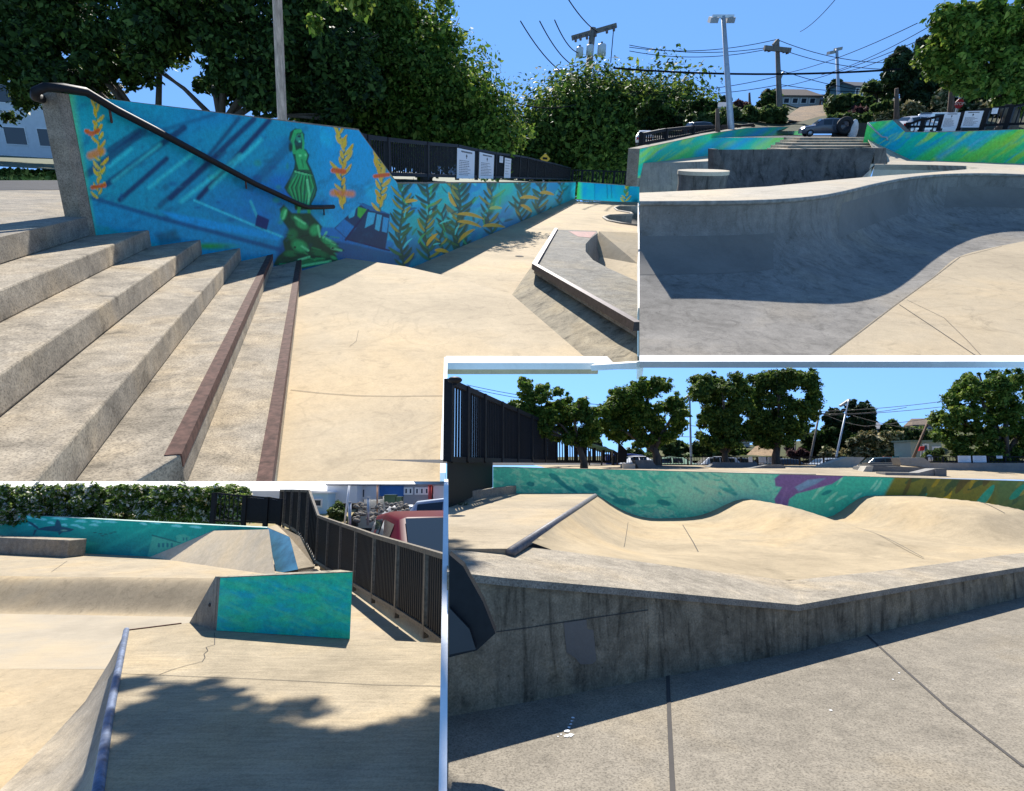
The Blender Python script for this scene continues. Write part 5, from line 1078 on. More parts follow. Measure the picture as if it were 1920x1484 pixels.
    m = MB(); m.add([B0, bR, TR_, T0, B1, bR+back2, TR_+back, T0+back*.45], [(0, 1, 2, 3), (1, 5, 6, 2), (5, 4, 7, 6), (4, 0, 3, 7), (3, 2, 6, 7)]); T.part('wall', m, M_WALLC)
    W.mural([(413.5, 1084), (661.5, 1073.6)], [P.px(W.pt(W.az(*p)[0], .004)) for p in ((406.5, 1183), (655, 1199))], 300, 110, bl_teal, M_PAINT, T, gain=1.7)
    c = W.at(393, 1141); single(P, 'wall_chip', MB(True).ball(B0.lerp(B1, .28)+V3((0, 0, .26)), (.02, .02, .022)), M_DARKLINE, 'small dark hole in the bare end of the low teal wall', 'hole')
    # --- long fence
    po = [(834, 1039.5, 1226, 7.75), (797, 1029, 1196, 8.5), (743, 1014, 1159, 9.76), (699, 1002, 1131, 11.1), (664, 990, 1108, 12.5), (636, 981, 1090, 13.8), (612, 973, 1075, 15.2), (593, 966, 1062, 16.4), (573, 919, 1028, 17.0), (558, 918.5, 1006, 17.5), (544, 918, 997, 18.0), (531, 918, 991, 18.4), (523, 918, 986, 18.8)]
    fp = [(P.d(u, vb, y), (P.d(u, vt, y)-P.d(u, vb, y)).z) for u, vt, vb, y in po]
    fence(P, fp, 'long black picket fence with rails coloured tan as if sunlit stepping down beside the car park', post_w=.075, bar_w=.022, gap=.10, rail=.07, mat=M_CHAR, bar_mat=M_BLACK, lift=.13, bar_d=.05)
    kb = MB(); pts = [p for p, h in fp[:8]]
    for a, b in zip(pts, pts[1:]): kb.prism([a+V3((.1, 0, -.5)), b+V3((.1, 0, -.5)), b+V3((.1, 0, .11)), a+V3((.1, 0, .11))], (.14, 0, 0))
    single(P, 'fence_kerb', kb, M_FLOOR2B, 'low concrete kerb running under the long black picket fence', 'kerb')
    fp = [(P.d(u, vb, 17.4), (P.d(u, vt, 17.4)-P.d(u, vb, 17.4)).z) for u, vt, vb in ((398, 924, 984), (456, 929, 986), (497, 932, 988), (522, 935, 989))]
    fence(P, fp, 'short open black fence section in front of the flowering hedge', post_w=.12, bar_w=.025, gap=.13, rail=.05, mat=M_BLACK, solid=(1, 2))
    # --- hedge with pale roses
    bl = []
    q = random.Random(8)
    for u in range(-70, 470, 15):
        for v in (922, 938, 956, 974): bl.append((u+q.uniform(-8, 8), v+q.uniform(-4, 4), 18.6+q.uniform(-.3, .5), 16*q.uniform(.8, 1.2), 11))
    shrub(P, 'rose_hedge', px_blobs(P, bl, .6), 90000, .055, M_ROSE, 'dense hedge flecked with small white roses behind the shark mural', 'hedge', seed=9)
    # --- car park and yards
    single(P, 'car_park', MB().poly([V3((-6, 13.5, -1.45)), V3((12, 9, -1.45)), V3((16, 27, .0)), V3((-10, 27, .0))]), M_ASPH, kind='structure')
    single(P, 'yard', MB().prism([P.d(-80, 992, 19.4), P.d(640, 992, 19.4), P.d(680, 940, 26), P.d(-120, 940, 26)], (0, 0, -.05)), plain('dry_grass', (.22, .17, .075), .95, 0, .5, 3), kind='structure')
    p = P.d(795, 962, 15.2); k = 1.62; p.z = P.d(795, 961, 15.2).z-1.86*k
    car(P, 'pickup_truck', 'pickup', p+V3((.15, .9, 0)), math.radians(-66), plain('dark_red_paint', (.075, .005, .014), .4, 0, .05, 3, .06), 'dark red pickup truck parked behind the long fence', scale=k, cat='truck')
    p = P.d(782, 965, 22.5); p.z = P.d(782, 947, 22.5).z-1.68*.62; car(P, 'parked_car', 'suv', p, .1, plain('white_car_paint', (.75, .75, .75), .25, 0, .03), 'white car with a flat roof parked beyond the red pickup', 'vehicles in the car park', scale=.62)
    p = P.d(846, 965, 20.5); p.z = P.d(846, 933, 20.5).z-2.25*.8; car(P, 'parked_van', 'van', p, 2.9, plain('grey_van_paint', (.36, .40, .46), .3, 0, .04), 'grey van at the right behind the red pickup', 'vehicles in the car park', scale=.8, cat='van')
    def hh(u0, u1, vt, vb, y, wall, roof, lab, wins=(), **kw):
        a, b = P.d(u0, vb, y), P.d(u1, vb, y); h = (P.d(u0, vt, y)-P.d(u0, vb, y)).z
        return house(P, kw.pop('name', 'building'), (a+b)/2+V3((0, .6, 0)), (b-a).length, 1.2, h, .06, 0, wall, roof, lab, wins, kw.pop('cat', 'building'), over=kw.pop('over', .05), flat=True)
    ws = plain('white_clapboard', (.74, .74, .73), .6, 0, .05, 2); gr_ = plain('grey_flat_roof', (.25, .25, .26))
    hh(581, 612, 926, 980, 22.5, plain('pale_blue_paint', (.42, .62, .74), .6, 0, .05), ws, 'pale blue shed with a window behind the stepped fence', [(-.06, .62, .26, .2)], name='shed', cat='shed')
    T = hh(612, 668, 911, 944, 23.5, ws, gr_, 'white clapboard house with a dark notice on its wall', ())
    T.part('dark_notice', MB().prism([P.d(632, 936, 23.35), P.d(645, 936, 23.35), P.d(645, 919, 23.35), P.d(632, 919, 23.35)], (0, .02, 0)), plain('dark_green_board', (.04, .06, .055)))
    m = MB()
    for v in (923.5, 927, 930.5): m.prism([P.d(634, v+.8, 23.33), P.d(643, v+.8, 23.33), P.d(643, v-.8, 23.33), P.d(634, v-.8, 23.33)], (0, .01, 0))
    T.part('small_print', m, ws)
    single(P, 'dark_crawlspace', MB().prism([P.d(613, 988, 23.6), P.d(668, 988, 23.6), P.d(668, 944.5, 23.6), P.d(613, 944.5, 23.6)], (0, .3, 0)), plain('shade_coloured_boards', (.035, .03, .025)), 'boarded base below the white clapboard house, darkened with painted shade', 'wall')  # dark board colour stands in for the shade under the house
    hh(677, 706, 911, 937, 24.5, ws, gr_, 'second white building beside the orange pole', [(-.24, .1, .1, .3)]); hh(711, 757, 911, 931, 25, plain('blue_paint', (.06, .20, .50), .6, 0, .1), gr_, 'bright blue building beyond the green utility boxes'); hh(757, 806, 911, 946, 24.6, plain('grey_siding', (.30, .31, .34), .7, 0, .06), gr_, 'long grey building with small dark windows', [(x, .45, .07, .18) for x in (-.45, -.27, 0, .2, .4)])
    hh(812, 838, 911, 940, 24.6, ws, gr_, 'white building at the right end beside the red post')
    for u0, u1, v0, v1, y, mat, lab, nm in ((803, 810, 911, 944, 24.2, plain('red_paint', (.42, .05, .04), .5), 'red painted post at the corner of the grey building', 'red_post'), (706, 709, 911, 962, 22, plain('orange_wood', (.5, .28, .16), .7), 'slim orange wooden pole in front of the rock bank', 'wood_pole'), (688, 693, 934, 963, 20.5, M_GALV, 'short galvanised post in front of the rock bank', 'bollard'), (653, 659, 943, 985, 20, M_GALV, 'taller galvanised post beside the white leaning pole', 'bollard')):
        x = P.d((u0+u1)/2, v1, y); r = (u1-u0)/2*y/F; T = Thing(P, nm, x, lab, 'post'); T.part('shaft', MB(True).tube([x-V3((0, 0, .4)), P.d((u0+u1)/2, v0, y)], r, 10), mat); T.part('top_cap', MB(True).tube([P.d((u0+u1)/2, v0, y), P.d((u0+u1)/2, v0, y)+V3((0, 0, .03))], r*1.12, 10), mat)
    single(P, 'white_pole', MB(True).tube([P.d(645, 990, 20.3), P.d(655, 911, 20.3)], .035, 7), ws, 'thin white leaning pole in front of the clapboard house', 'pole')
    for u0, u1, v0, v1, lab in ((720, 741, 928, 943, 'larger green utility cabinet on the dry grass'), (742, 752, 932, 941, 'smaller green utility cabinet on the dry grass')):
        a, b = P.d(u0, v1, 23.4), P.d(u1, v1, 23.4); h = (P.d(u0, v0, 23.4)-a).z; T = Thing(P, 'utility_cabinet', (a+b)/2, lab, 'utility cabinet', 'green utility cabinets'); gm = plain('cabinet_green', (.06, .11, .06), .6, 0, .1)
        T.part('body', MB().box(a.x, b.x, a.y, a.y+.4, a.z, a.z+h*.85), gm); T.part('lid', MB().box(a.x-.01, b.x+.01, a.y-.02, a.y+.42, a.z+h*.855, a.z+h), gm)
    q = random.Random(4); m = MB()
    for i in range(150): u, v = q.uniform(664, 765), q.uniform(943, 978); r = q.uniform(.04, .10); m.ball(P.d(u, v, 21.5+(960-v)*.03), (r, r, r*.8), 6, 4)
    o = single(P, 'rock_bank', m, concrete('rubble_stone', (.30, .27, .23), dark=.4, big=2, grain=.4, tint=(1, .98, .95)), 'bank of loose grey rocks below the dry grass', 'rocks', kind='stuff')
    shrub(P, 'yard_bush', px_blobs(P, [(632, 963, 21, 14, 18), (626, 976, 21, 12, 12), (640, 975, 21, 12, 14), (634, 950, 21, 7, 9)], .8), 3500, .06, M_SHRUB, 'light green bush in front of the dark base of the clapboard house', seed=5)
    # --- tree whose crown hangs over the near deck from the left
    sl = (P.Ri @ SUN); q = random.Random(12); bl = []
    area = [(222, 1278), (262, 1272), (330, 1287), (372, 1292), (400, 1312), (440, 1335), (500, 1330), (560, 1325), (640, 1322), (680, 1334), (760, 1340), (800, 1312), (838, 1306), (838, 1620), (150, 1620)]
    while len(bl) < 120:
        u, v = q.uniform(150, 990), q.uniform(1268, 1600); ins = False; j = len(area)-1
        for i in range(len(area)):
            if (area[i][1] > v) != (area[j][1] > v) and u < (area[j][0]-area[i][0])*(v-area[i][1])/(area[j][1]-area[i][1])+area[i][0]: ins = not ins
            j = i
        if ins: p = g(u, v)+sl*(13.2+q.uniform(-.6, 1.2)); r = q.uniform(.16, .30); bl.append((tuple(p), (r, r, r*.8)))
    tree(P, 'maple_tree', V3((-14.0, 6.4, -.9)), bl, 17000, .07, M_MAPLE, 'maple outside the left edge whose high crown shades the near deck', 'tree', trunk_r=.16, limbs=4, seed=14, twigs=False, forkf=.95)
    a, b = g(836, 1500, .0), g(836, 1205, .0); single(P, 'edge_kerb', MB().bar(a+V3((0, 0, .03)), b+V3((0, 0, .03)), .045, .08), M_WHITE, 'white painted kerb between the shaded deck and the aggregate pavement', 'kerb')
    # white retaining wall behind the car park: it carries the stair plaza above
    y = 27.0; t0, t1 = P.d(-200, 903, y), P.d(836, 903, y); dz = .42
    m = MB().prism([V3((t0.x, y-1.1, t0.z-.42)), V3((t0.x, y+.0, t0.z)), V3((t0.x, y+.3, t0.z)), V3((t0.x, y+.3, -3)), V3((t0.x, y-1.1, -3))], (t1.x-t0.x, 0, 0))
    single(P, 'retaining_wall', m, M_WHITE, 'long white retaining wall with a sloping top under the stair plaza', 'wall')
bl_build()
# ================================================================== PLOT 4 (lower right): wave ramps behind the painted sea wall
BR = Plot((843, 860), (1877, 860), 1.6, 0.6)
def br_paint(c):
    U, V = c.U, c.V; q = random.Random(6); n = fbm(U/60, V/30, 51); c.c[:] = np.array(srgb(72, 184, 168))
    c.lay(np.clip((n-.5)*3, 0, 1)*.4, (50, 164, 156)); c.lay(np.clip(1-np.hypot((U-1345)/120, (V-915)/60), 0, 1)*.95, (170, 226, 206)); c.lay(np.clip((U-1480)/80, 0, 1)*.5, (30, 168, 150))
    L = (132, 216, 198); Dk = (20, 128, 134)
    nn = fbm((U*.55+V*1.1)/17, (V*.9-U*.42)/6.5, 57, 3)
    c.lay(np.clip((nn-.585)*22, 0, 1)*.85*np.clip((1480-U)/60, 0, 1), L)
    for i in range(150):
        x, y = q.uniform(965, 1480), q.uniform(880, 974); l = q.uniform(8, 26); a = q.uniform(.15, .7); c.leaf(x, y, a, l, q.uniform(2.5, 7), L if q.random() < .72 else (60, 170, 158), .85, q.uniform(-.4, .4))
    for i in range(46):
        x, y = q.uniform(1420, 1690), q.uniform(885, 970); c.leaf(x, y, -.7+q.uniform(-.2, .2), q.uniform(9, 34), q.uniform(3, 6), L, .8, q.uniform(-.3, .3))
    for x, y, rx, ry, a in ((1040, 895, 14, 6, .5), (1052, 905, 16, 5, .6), (1108, 914, 18, 7, .35), (1170, 941, 26, 8, .15), (1245, 943, 16, 6, .25), (995, 908, 9, 5, .2), (1065, 915, 22, 4, .5), (1150, 930, 14, 3, .5), (1550, 924, 12, 4, -.4)): c.ell(x, y, rx, ry, Dk, .25, .95, a)
    for i in range(16): x, y = q.uniform(1060, 1420), q.uniform(884, 930); c.stroke([(x, y), (x+q.uniform(12, 34), y+q.uniform(8, 18))], 5, (46, 150, 148), 2.5, .7)
    Pu = (112, 92, 150)
    c.poly([(1452, 898), (1462, 890), (1480, 889), (1588, 890), (1560, 908), (1522, 919), (1494, 926), (1480, 936), (1476, 955), (1472, 960), (1456, 955), (1452, 936), (1466, 914), (1454, 912)], Pu, 2); c.poly([(1490, 914), (1515, 900), (1548, 897), (1530, 908), (1498, 922)], (106, 150, 190), 3, .9); c.stroke([(1475, 915), (1462, 950)], 4, (132, 112, 170), 3, .6)
    c.poly([(1678, 893), (1990, 896), (1990, 990), (1800, 962), (1740, 940), (1655, 934)], (108, 112, 38), 6)
    for i in range(52):
        x, y = q.uniform(1662, 1985), q.uniform(888, 972); a = -.75+q.uniform(-.35, .35); c.leaf(x, y+10, a, q.uniform(24, 64), q.uniform(7, 17), q.choice([(178, 154, 22), (146, 132, 30), (94, 100, 40), (60, 82, 44), (26, 150, 130), (120, 112, 34), (84, 76, 30)]), .9, q.uniform(-.3, .3))
    c.lay(np.clip((U-1855)/20, 0, 1)*.45, (40, 110, 80))
def br_build():
    P = BR; g = P.g; DZ = .88; FZ = .36
    # --- pavement and front retaining wall
    gx = [(836, 1345), (1487, 1225), (1877, 1130), (2100, 1075)]
    ft = [g(u, v) for u, v in gx]
    pv = single(P, 'sidewalk', MB().prism([g(837, 1600), g(2100, 1600), g(2300, 1060), ft[3]+V3((0, .4, 0)), ft[2]+V3((0, .4, 0)), ft[1]+V3((0, .4, 0)), ft[0]+V3((0, .4, 0)), g(828, 1330), g(828, 1600)], (0, 0, -.05)), M_SIDEWALK, kind='structure')
    bpy.context.view_layer.update()
    def line(pts, w, par, mat=M_DARKLINE, z=.004, nm='joint'):
        m = MB(); q = [g(u, v, z) for u, v in pts]
        for a, b in zip(q, q[1:]):
            d = (b-a).normalized(); s = V3((-d.y, d.x, 0))*w/2; m.poly([a-s, b-s, b+s, a+s])
        o = bpy.data.objects.new(nm, mk_mesh(nm, m, mat)); SC.collection.objects.link(o); o.parent = par; o.matrix_parent_inverse = par.matrix_world.inverted() @ P.M
    line([(1252, 1262), (1255, 1350), (1262, 1500)], .026, pv); line([(1620, 1186), (1690, 1250), (1780, 1330), (1920, 1438)], .02, pv)
    q = random.Random(21)
    def splat(pts, mat, lab, cat='stain'):
        m = MB()
        for u, v, r in pts:
            c = g(u, v, .004+len(m.v)*1e-6); m.poly([c+V3((r*q.uniform(.6, 1.2)*math.cos(a), r*q.uniform(.6, 1.2)*math.sin(a), 0)) for a in [i*math.pi/5 for i in range(10)]])
        o = bpy.data.objects.new('dropping', mk_mesh('dropping', m, mat)); SC.collection.objects.link(o); o.parent = pv; o.matrix_parent_inverse = pv.matrix_world.inverted() @ P.M; o['label'] = lab
    wp = plain('white_splash', (.72, .74, .76), .8, 0, .15, 30)
    splat([(1074, 1346, .013), (1072, 1352, .01), (1070, 1358, .009), (1067, 1364, .012), (1064, 1371, .018), (1070, 1378, .02), (1062, 1380, .015), (1052, 1377, .006), (1046, 1381, .005)], wp, 'splashed white bird dropping')
    splat([(1686, 1262, .008), (1674, 1274, .008), (1558, 1332, .009)], wp, 'small scattered white droppings')
    # retaining wall: face foot gx, top front edge, top back edge
    tf = [(850, 1072, .9), (960, 1084, .85), (1100, 1096, .75), (1250, 1110, .62), (1490, 1133, .39), (1680, 1100, .385), (1877, 1068, .38), (2100, 1034, .37)]
    TF = []
    for u, v, z in tf:
        # stand the top edge above the foot line
        f = None
        for i in range(3):
            a, b = ft[i], ft[i+1]; n = V3((b.y-a.y, a.x-b.x, 0)); r = P.ray(u, v); t = (a-P.C).dot(n)/r.dot(n); p = P.C+r*t; s = (p-a).dot(b-a)/(b-a).dot(b-a)
            if (i == 0 and s < 1) or (i > 0 and -.001 <= s <= 1.2): f = p; break
        TF.append(f if f else g(u, v, z))
    tb = [(836, 1026), (985, 1025), (1120, 1042), (1260, 1062), (1480, 1089), (1680, 1068), (1877, 1042), (2100, 1014)]
    TB = [g(u, v, a.z+.0) for (u, v), a in zip(tb, TF)]
    T = Thing(P, 'retaining_wall', ft[1], 'stained concrete retaining wall with a pale rough cap, bent in the middle', 'wall')
    foot = []
    for p in TF:
        foot.append(V3((p.x, p.y, -.02)))
    ext0 = TF[0]+(TF[0]-TF[1]).normalized()*.5; TF = [ext0]+TF; foot = [V3((ext0.x, ext0.y, -.02))]+foot; TB = [g(760, 1026, ext0.z)]+TB
    cut = lambda m: clip(m, P, u=838)
    m = MB(); m.grid([[V3((p.x, p.y, p.z-.055)) for p in TF], foot]); T.part('wall_face', cut(m), M_WALLB)
    out = [p+(P.C-p).normalized()*.0+V3((.012, -.03, 0)) for p in TF]
    m = MB(); m.grid([TB, out]); m.grid([out, [p-V3((0, 0, .05)) for p in out]]); m.grid([[p-V3((0, 0, .05)) for p in out], [p-V3((0, 0, .05)) for p in TF]]); T.part('cap', cut(m), M_CAP)
    a = TF[2]; e = (TF[4]-TF[2]).normalized(); n = e.cross(V3((0, 0, 1))); n = -n if n.y > 0 else n
    def onface(u, v): r = P.ray(u, v); nn = V3((n.x, n.y, 0)); t = (TF[2]-P.C).dot(nn)/r.dot(nn); return P.C+r*t+nn*.004
    T.part('cover_paint', MB().poly([onface(u, v) for u, v in ((1056, 1168), (1099, 1162), (1101, 1180), (1112, 1182), (1118, 1238), (1110, 1245), (1088, 1246), (1076, 1232), (1062, 1224))]), M_PATCH)
    m = MB()
    for pts in ([(930, 1185), (985, 1178), (1060, 1166), (1130, 1156), (1215, 1144)], [(1199, 1175), (1211, 1220), (1216, 1266)], [(1235, 1150), (1247, 1205), (1251, 1258)]):
        for p0, p1 in zip(pts, pts[1:]): m.poly([onface(p0[0], p0[1]-.8), onface(p1[0], p1[1]-.8), onface(p1[0], p1[1]+.8), onface(p0[0], p0[1]+.8)])
    T.part('seam', m, M_DARKLINE)
    # --- upper floor: deck, curved edge, wave bumps
    A, B = g(958, 1029, DZ), g(1116, 927, DZ)
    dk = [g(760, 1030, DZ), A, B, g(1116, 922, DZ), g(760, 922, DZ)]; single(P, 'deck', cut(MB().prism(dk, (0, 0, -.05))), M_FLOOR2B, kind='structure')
    W = Wall(P, g(968, 925.5, DZ), g(1500, 971.5, FZ)); 
    # put the wall plane through two foot points seen in the photo
    xp = lambda y: A.x+(B.x-A.x)*(y-A.y)/(B.y-A.y)
    def zf(x, y):
        d = x-xp(y); z = FZ+(DZ-FZ)*max(0, 1-d/1.25)**2 if d > 0 else DZ
        s = min(1, max(0, (y-6.6)/4.6)); s = s*s*(3-2*s)
        b1 = .40*math.exp(-((x-c1)/.72)**2); q2 = abs(x-c2)/1.35; b2 = .46*(1 if q2 < .35 else max(0, .5+.5*math.cos(min(1, (q2-.35)/.75)*math.pi)))
        return z+s*(b1+b2)
    wp_ = lambda u: (W.at(u, 950).x, W.at(u, 950).y)
    c1 = wp_(1412)[0]-.15; c2 = wp_(1690)[0]-.2
    rows = []; N = 64
    # far edge on the mural plane, near edge along the cap
    xs = [xp(12.2)+.0]
    for j in range(41):
        t = j/40; r = []
        for i in range(N+1):
            s = i/N; u = 0
            # near edge point along TB, far edge along the wall plane
            nearp = polyline([A]+TB[2:], s); far = W.at(1116+(2100-1116)*s, 950); x = nearp.x+(far.x-nearp.x)*t; y = nearp.y+(far.y-nearp.y)*t
            zn = nearp.z; z = zf(x, y); k = min(1, t/.35); r.append(V3((x, y, zn*(1-k)+z*k if x > xp(y)+1.2 else max(z, min(zn, z+1)*(1-k)+z*k))))
        rows.append(r)
    wv = single(P, 'wave_floor', MB(True).grid(rows), concrete('sunlit_wave_concrete', (.385, .31, .20), dark=.5, big=.4, grain=.2, stain=.6), kind='structure')
    T = Thing(P, 'ramp_pipe', A, 'grey steel pipe edging the deck where the wave ramp drops', 'steel pipe'); T.part('pipe', MB(True).tube([A-(B-A).normalized()*.02-V3((0, 0, .03)), B-V3((0, 0, .03))], .042, 12), M_STEEL); T.part('end_cap', MB(True).disc(B-V3((0, 0, .03)), B-V3((0, 0, .03))+(B-A).normalized()*.01, .04), M_STEEL)
    # joints on the wave floor
    bpy.context.view_layer.update()
    def drape(pts, w):
        m = MB(); q = []
        for (u0, v0), (u1, v1) in zip(pts, pts[1:]):
            for k in range(8):
                t = k/8; p = g(u0+(u1-u0)*t, v0+(v1-v0)*t, FZ); q.append(V3((p.x, p.y, zf(p.x, p.y)+.006)))
        for a, b in zip(q, q[1:]):
            d = (b-a).normalized(); s = V3((-d.y, d.x, 0))*w/2; m.poly([a-s, b-s, b+s, a+s])
        o = bpy.data.objects.new('joint', mk_mesh('joint', m, M_DARKLINE)); SC.collection.objects.link(o); o.parent = wv; o.matrix_parent_inverse = wv.matrix_world.inverted() @ P.M
    drape([(1280, 985), (1300, 1018), (1328, 1072)], .012); drape([(1545, 982), (1640, 1015), (1745, 1056)], .012); drape([(1178, 990), (1172, 1030), (1168, 1050)], .006); drape([(1770, 955), (1800, 975), (1900, 1008)], .012)
    # --- sea mural wall
    T = Thing(P, 'mural_wall', W.at(1300, 970), 'long pale teal sea mural wall with fish, a purple tail and golden kelp behind the wave ramps', 'mural wall')
    top = [(924.5, 875.5), (1160, 880.5), (1500, 890), (1877, 901), (2050, 906)]; az = [W.az(*p) for p in top]
    T.part('wall', MB().prism([W.pt(*q_) for q_ in az]+[W.pt(az[-1][0], .2), W.pt(az[0][0], .2)], -W.n*.32), M_CAP)
    W.mural([(u, v+.9) for u, v in top], [P.px(W.pt(a, .22)) for a in (az[0][0], az[-1][0])], 620, 90, br_paint, M_PAINT, T, gain=1.62, cap=.9)
    a, b = g(760, 957, DZ), g(968, 926, DZ); nb = V3((0, .28, 0)); o = single(P, 'bench_ledge', cut(MB().prism([a, b, b+V3((0, 0, .16)), a+V3((0, 0, .16))], nb+V3((0, .02, 0)))), M_CAP, 'low concrete ledge on the deck in front of the left end of the sea mural', 'ledge')
    sprig = MB()
    for i in range(26): c0 = g(868+q.uniform(-8, 8), 948, DZ); d = V3((q.uniform(-.06, .06), q.uniform(-.05, .05), q.uniform(.02, .06))); sprig.bar(c0, c0+d, .008, .002)
    single(P, 'weed', sprig, plain('weed_green', (.06, .10, .03)), 'small green weed growing at the foot of the low ledge', 'weed')
    # --- big dark fence at the left
    fp = []
    for u in (841, 872, 905, 938, 968, 995, 1020, 1042, 1062, 1080, 1097, 1114, 1131, 1147, 1162):
        vt = 712+(u-843)*.4353; vb = 866+(u-843)*.006; y = min(1.25*F/(vb-vt), 19+(u-1042)*.02); a_, b_ = P.d(u, vb, y), P.d(u, vt, y); fp.append((a_, (b_-a_).z))
    fence(P, fp, 'tall dark slatted fence sloping down beside the left end of the sea mural', post_w=.13, bar_w=.03, gap=.15, rail=.09, mat=M_BLACK, lift=.03, bar_d=.03)
    m = MB().prism([P.d(838, 866, 8.7), P.d(924, 868, 12.1), P.d(924, 914, 12.1), P.d(838, 955, 8.7)], (-.12, .0, 0)); single(P, 'shade_black_base_wall', cut(m), M_BLACK, 'base wall under the tall slatted fence, its shade put in as black', 'wall')  # black colour paints in the shade on the bank below the fence
    T = Thing(P, 'fence_post_foot', P.d(880, 1230, 3.3), 'thick black end post of the tall fence bracketed to the retaining wall', 'fence post')
    c = [P.d(842, 1040, 3.3), P.d(868, 1062, 3.3), P.d(905, 1128, 3.3), P.d(929, 1188, 3.3), P.d(894, 1220, 3.3), P.d(842, 1233, 3.3)]; T.part('post', MB().prism(c, (0, .12, 0)), M_BLACK); T.part('bracket', MB().prism([P.d(842, 1140, 3.27), P.d(880, 1180, 3.27), P.d(892, 1218, 3.27), P.d(842, 1228, 3.27)], (0, .025, 0)), plain('charcoal_bracket', (.02, .02, .022), .5))
    T = Thing(P, 'fence_lamp', fp[0][0], 'small dark rounded lamp on top of the tall fence', 'lamp'); c = P.d(853, 713, 8.6); T.part('dome', MB(True).ball(c, (.11, .12, .055)), M_BLACK); T.part('stem', MB().bar(c-V3((0, 0, .08)), c, .06, .06), M_BLACK)
    # --- park beyond the mural
    def slabz(u, v, y): return P.d(u, v, y)
    base = single(P, 'far_plaza', MB().poly([P.d(1050, 884, 15), P.d(2080, 903, 15), P.d(2080, 872, 21), P.d(1000, 872, 21)]), M_FLOOR2B, kind='structure')
    single(P, 'street', MB().poly([P.d(900, 873, 21.02), P.d(2080, 873, 21.02), P.d(2300, 862, 34), P.d(700, 862, 34)]), M_ASPH, kind='structure')
    def slab(pts, y, dpt, mat, lab, nm='skate_block', cat='skate block'):
        return single(P, nm, MB().prism([P.d(u, v, y) for u, v in pts], (0, dpt, 0)), mat, lab, cat)
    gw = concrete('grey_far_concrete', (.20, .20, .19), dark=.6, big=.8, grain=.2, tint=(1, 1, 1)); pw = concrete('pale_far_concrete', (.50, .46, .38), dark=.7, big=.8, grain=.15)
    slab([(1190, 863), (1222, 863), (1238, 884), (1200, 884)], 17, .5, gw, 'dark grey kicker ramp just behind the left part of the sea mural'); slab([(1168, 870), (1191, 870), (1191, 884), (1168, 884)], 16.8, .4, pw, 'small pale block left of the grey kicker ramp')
    slab([(1225, 873), (1330, 876), (1345, 867), (1420, 868), (1420, 888), (1225, 886)], 18, .4, gw, 'long low grey wall with a raised end beyond the sea mural', 'low_wall', 'wall')
    slab([(1400, 880), (1440, 872), (1470, 872), (1478, 889), (1400, 888)], 17.2, .5, gw, 'grey sloped bank block behind the purple tail', 'skate_block')
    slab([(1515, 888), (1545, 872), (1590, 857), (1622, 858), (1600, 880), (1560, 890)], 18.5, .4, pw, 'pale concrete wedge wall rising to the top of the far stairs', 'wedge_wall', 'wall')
    for i, (u0, u1, v) in enumerate(((1630, 1690, 868), (1622, 1688, 871.5), (1614, 1690, 875))): slab([(u0, v), (u1, v), (u1, v+4), (u0, v+4)], 19-i*.4, .4, gw, ('uppermost', 'middle', 'lowest')[i]+' of the three far grey steps between the pale walls', 'far_step', 'step')
    slab([(1623, 875), (1634, 874), (1772, 878), (1772, 890), (1620, 889)], 16.6, .6, gw, 'long low grey bowl wall in the far park', 'bowl_wall', 'wall'); slab([(1618, 885), (1625, 874.5), (1638, 874), (1634, 888)], 16.5, .3, pw, 'pale slanted end block of the far bowl wall')
    slab([(1660, 886), (1722, 887), (1755, 879), (1775, 879), (1775, 896), (1660, 893)], 15.6, .4, concrete('mid_far_concrete', (.30, .29, .27)), 'near grey ramp with a curved top beside the blocky far wall'); slab([(1754, 879), (1775, 879), (1775, 896), (1754, 895)], 15.55, .04, gw, 'dark end panel of the curved top ramp')
    slab([(1686, 859), (1732, 858.5), (1745, 868.5), (2080, 868.5), (2080, 903), (1772, 896), (1772, 880), (1690, 872)], 17.6, .4, concrete('block_wall_concrete', (.33, .31, .28), dark=.7, big=1, grain=.2), 'wide grey far wall with a raised left end below the notices', 'far_wall', 'wall')
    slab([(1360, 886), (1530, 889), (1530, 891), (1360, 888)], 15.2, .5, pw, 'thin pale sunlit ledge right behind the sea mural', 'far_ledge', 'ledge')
    # far fence and notices
    fl = []
    for u in (1150, 1190, 1240, 1290, 1340, 1390, 1420, 1460, 1500, 1545, 1590): p = P.d(u, 874, 20.4); fl.append((p, (P.d(u, 856.5, 20.4)-p).z))
    fence(P, fl, 'far thin black fence beyond the sea mural in front of parked cars', post_w=.05, bar_w=.014, gap=.10, rail=.03, lift=.04)
    fl = []
    for u in (1738, 1768, 1795, 1823, 1853, 1885, 1950, 2060): p = P.d(u, 868, 17.9); fl.append((p, (P.d(u, 856, 17.9)-p).z))
    fence(P, fl, 'far black fence with notices on top of the wide grey wall', post_w=.05, bar_w=.014, gap=.10, rail=.03, lift=.03)
    for u0, u1, v0, v1, y, lab in ((1404, 1411, 867, 857, 20.3, 'slim white notice at the left of the far fence group'), (1423, 1437, 868, 857, 20.3, 'middle white notice of the far fence group below the dense tree'), (1440, 1455, 868.5, 857.5, 20.3, 'right white notice of the far fence group below the dense tree'), (1797, 1821, 867.5, 855, 17.8, 'left white notice on the far fence above the wide grey wall'), (1825, 1850, 867.5, 855, 17.8, 'right white notice on the far fence above the wide grey wall'), (1869, 1880, 860, 855, 17.8, 'small white plate at the right end of the far fence')):
        a, b = P.d(u0, v0, y), P.d(u1, v0, y); rule_sign(P, a, b-a, V3((0, 0, 1)), (b-a).length, (P.d(u0, v1, y)-a).z, lab, 'notices on the far fences', rows=5, small=True)
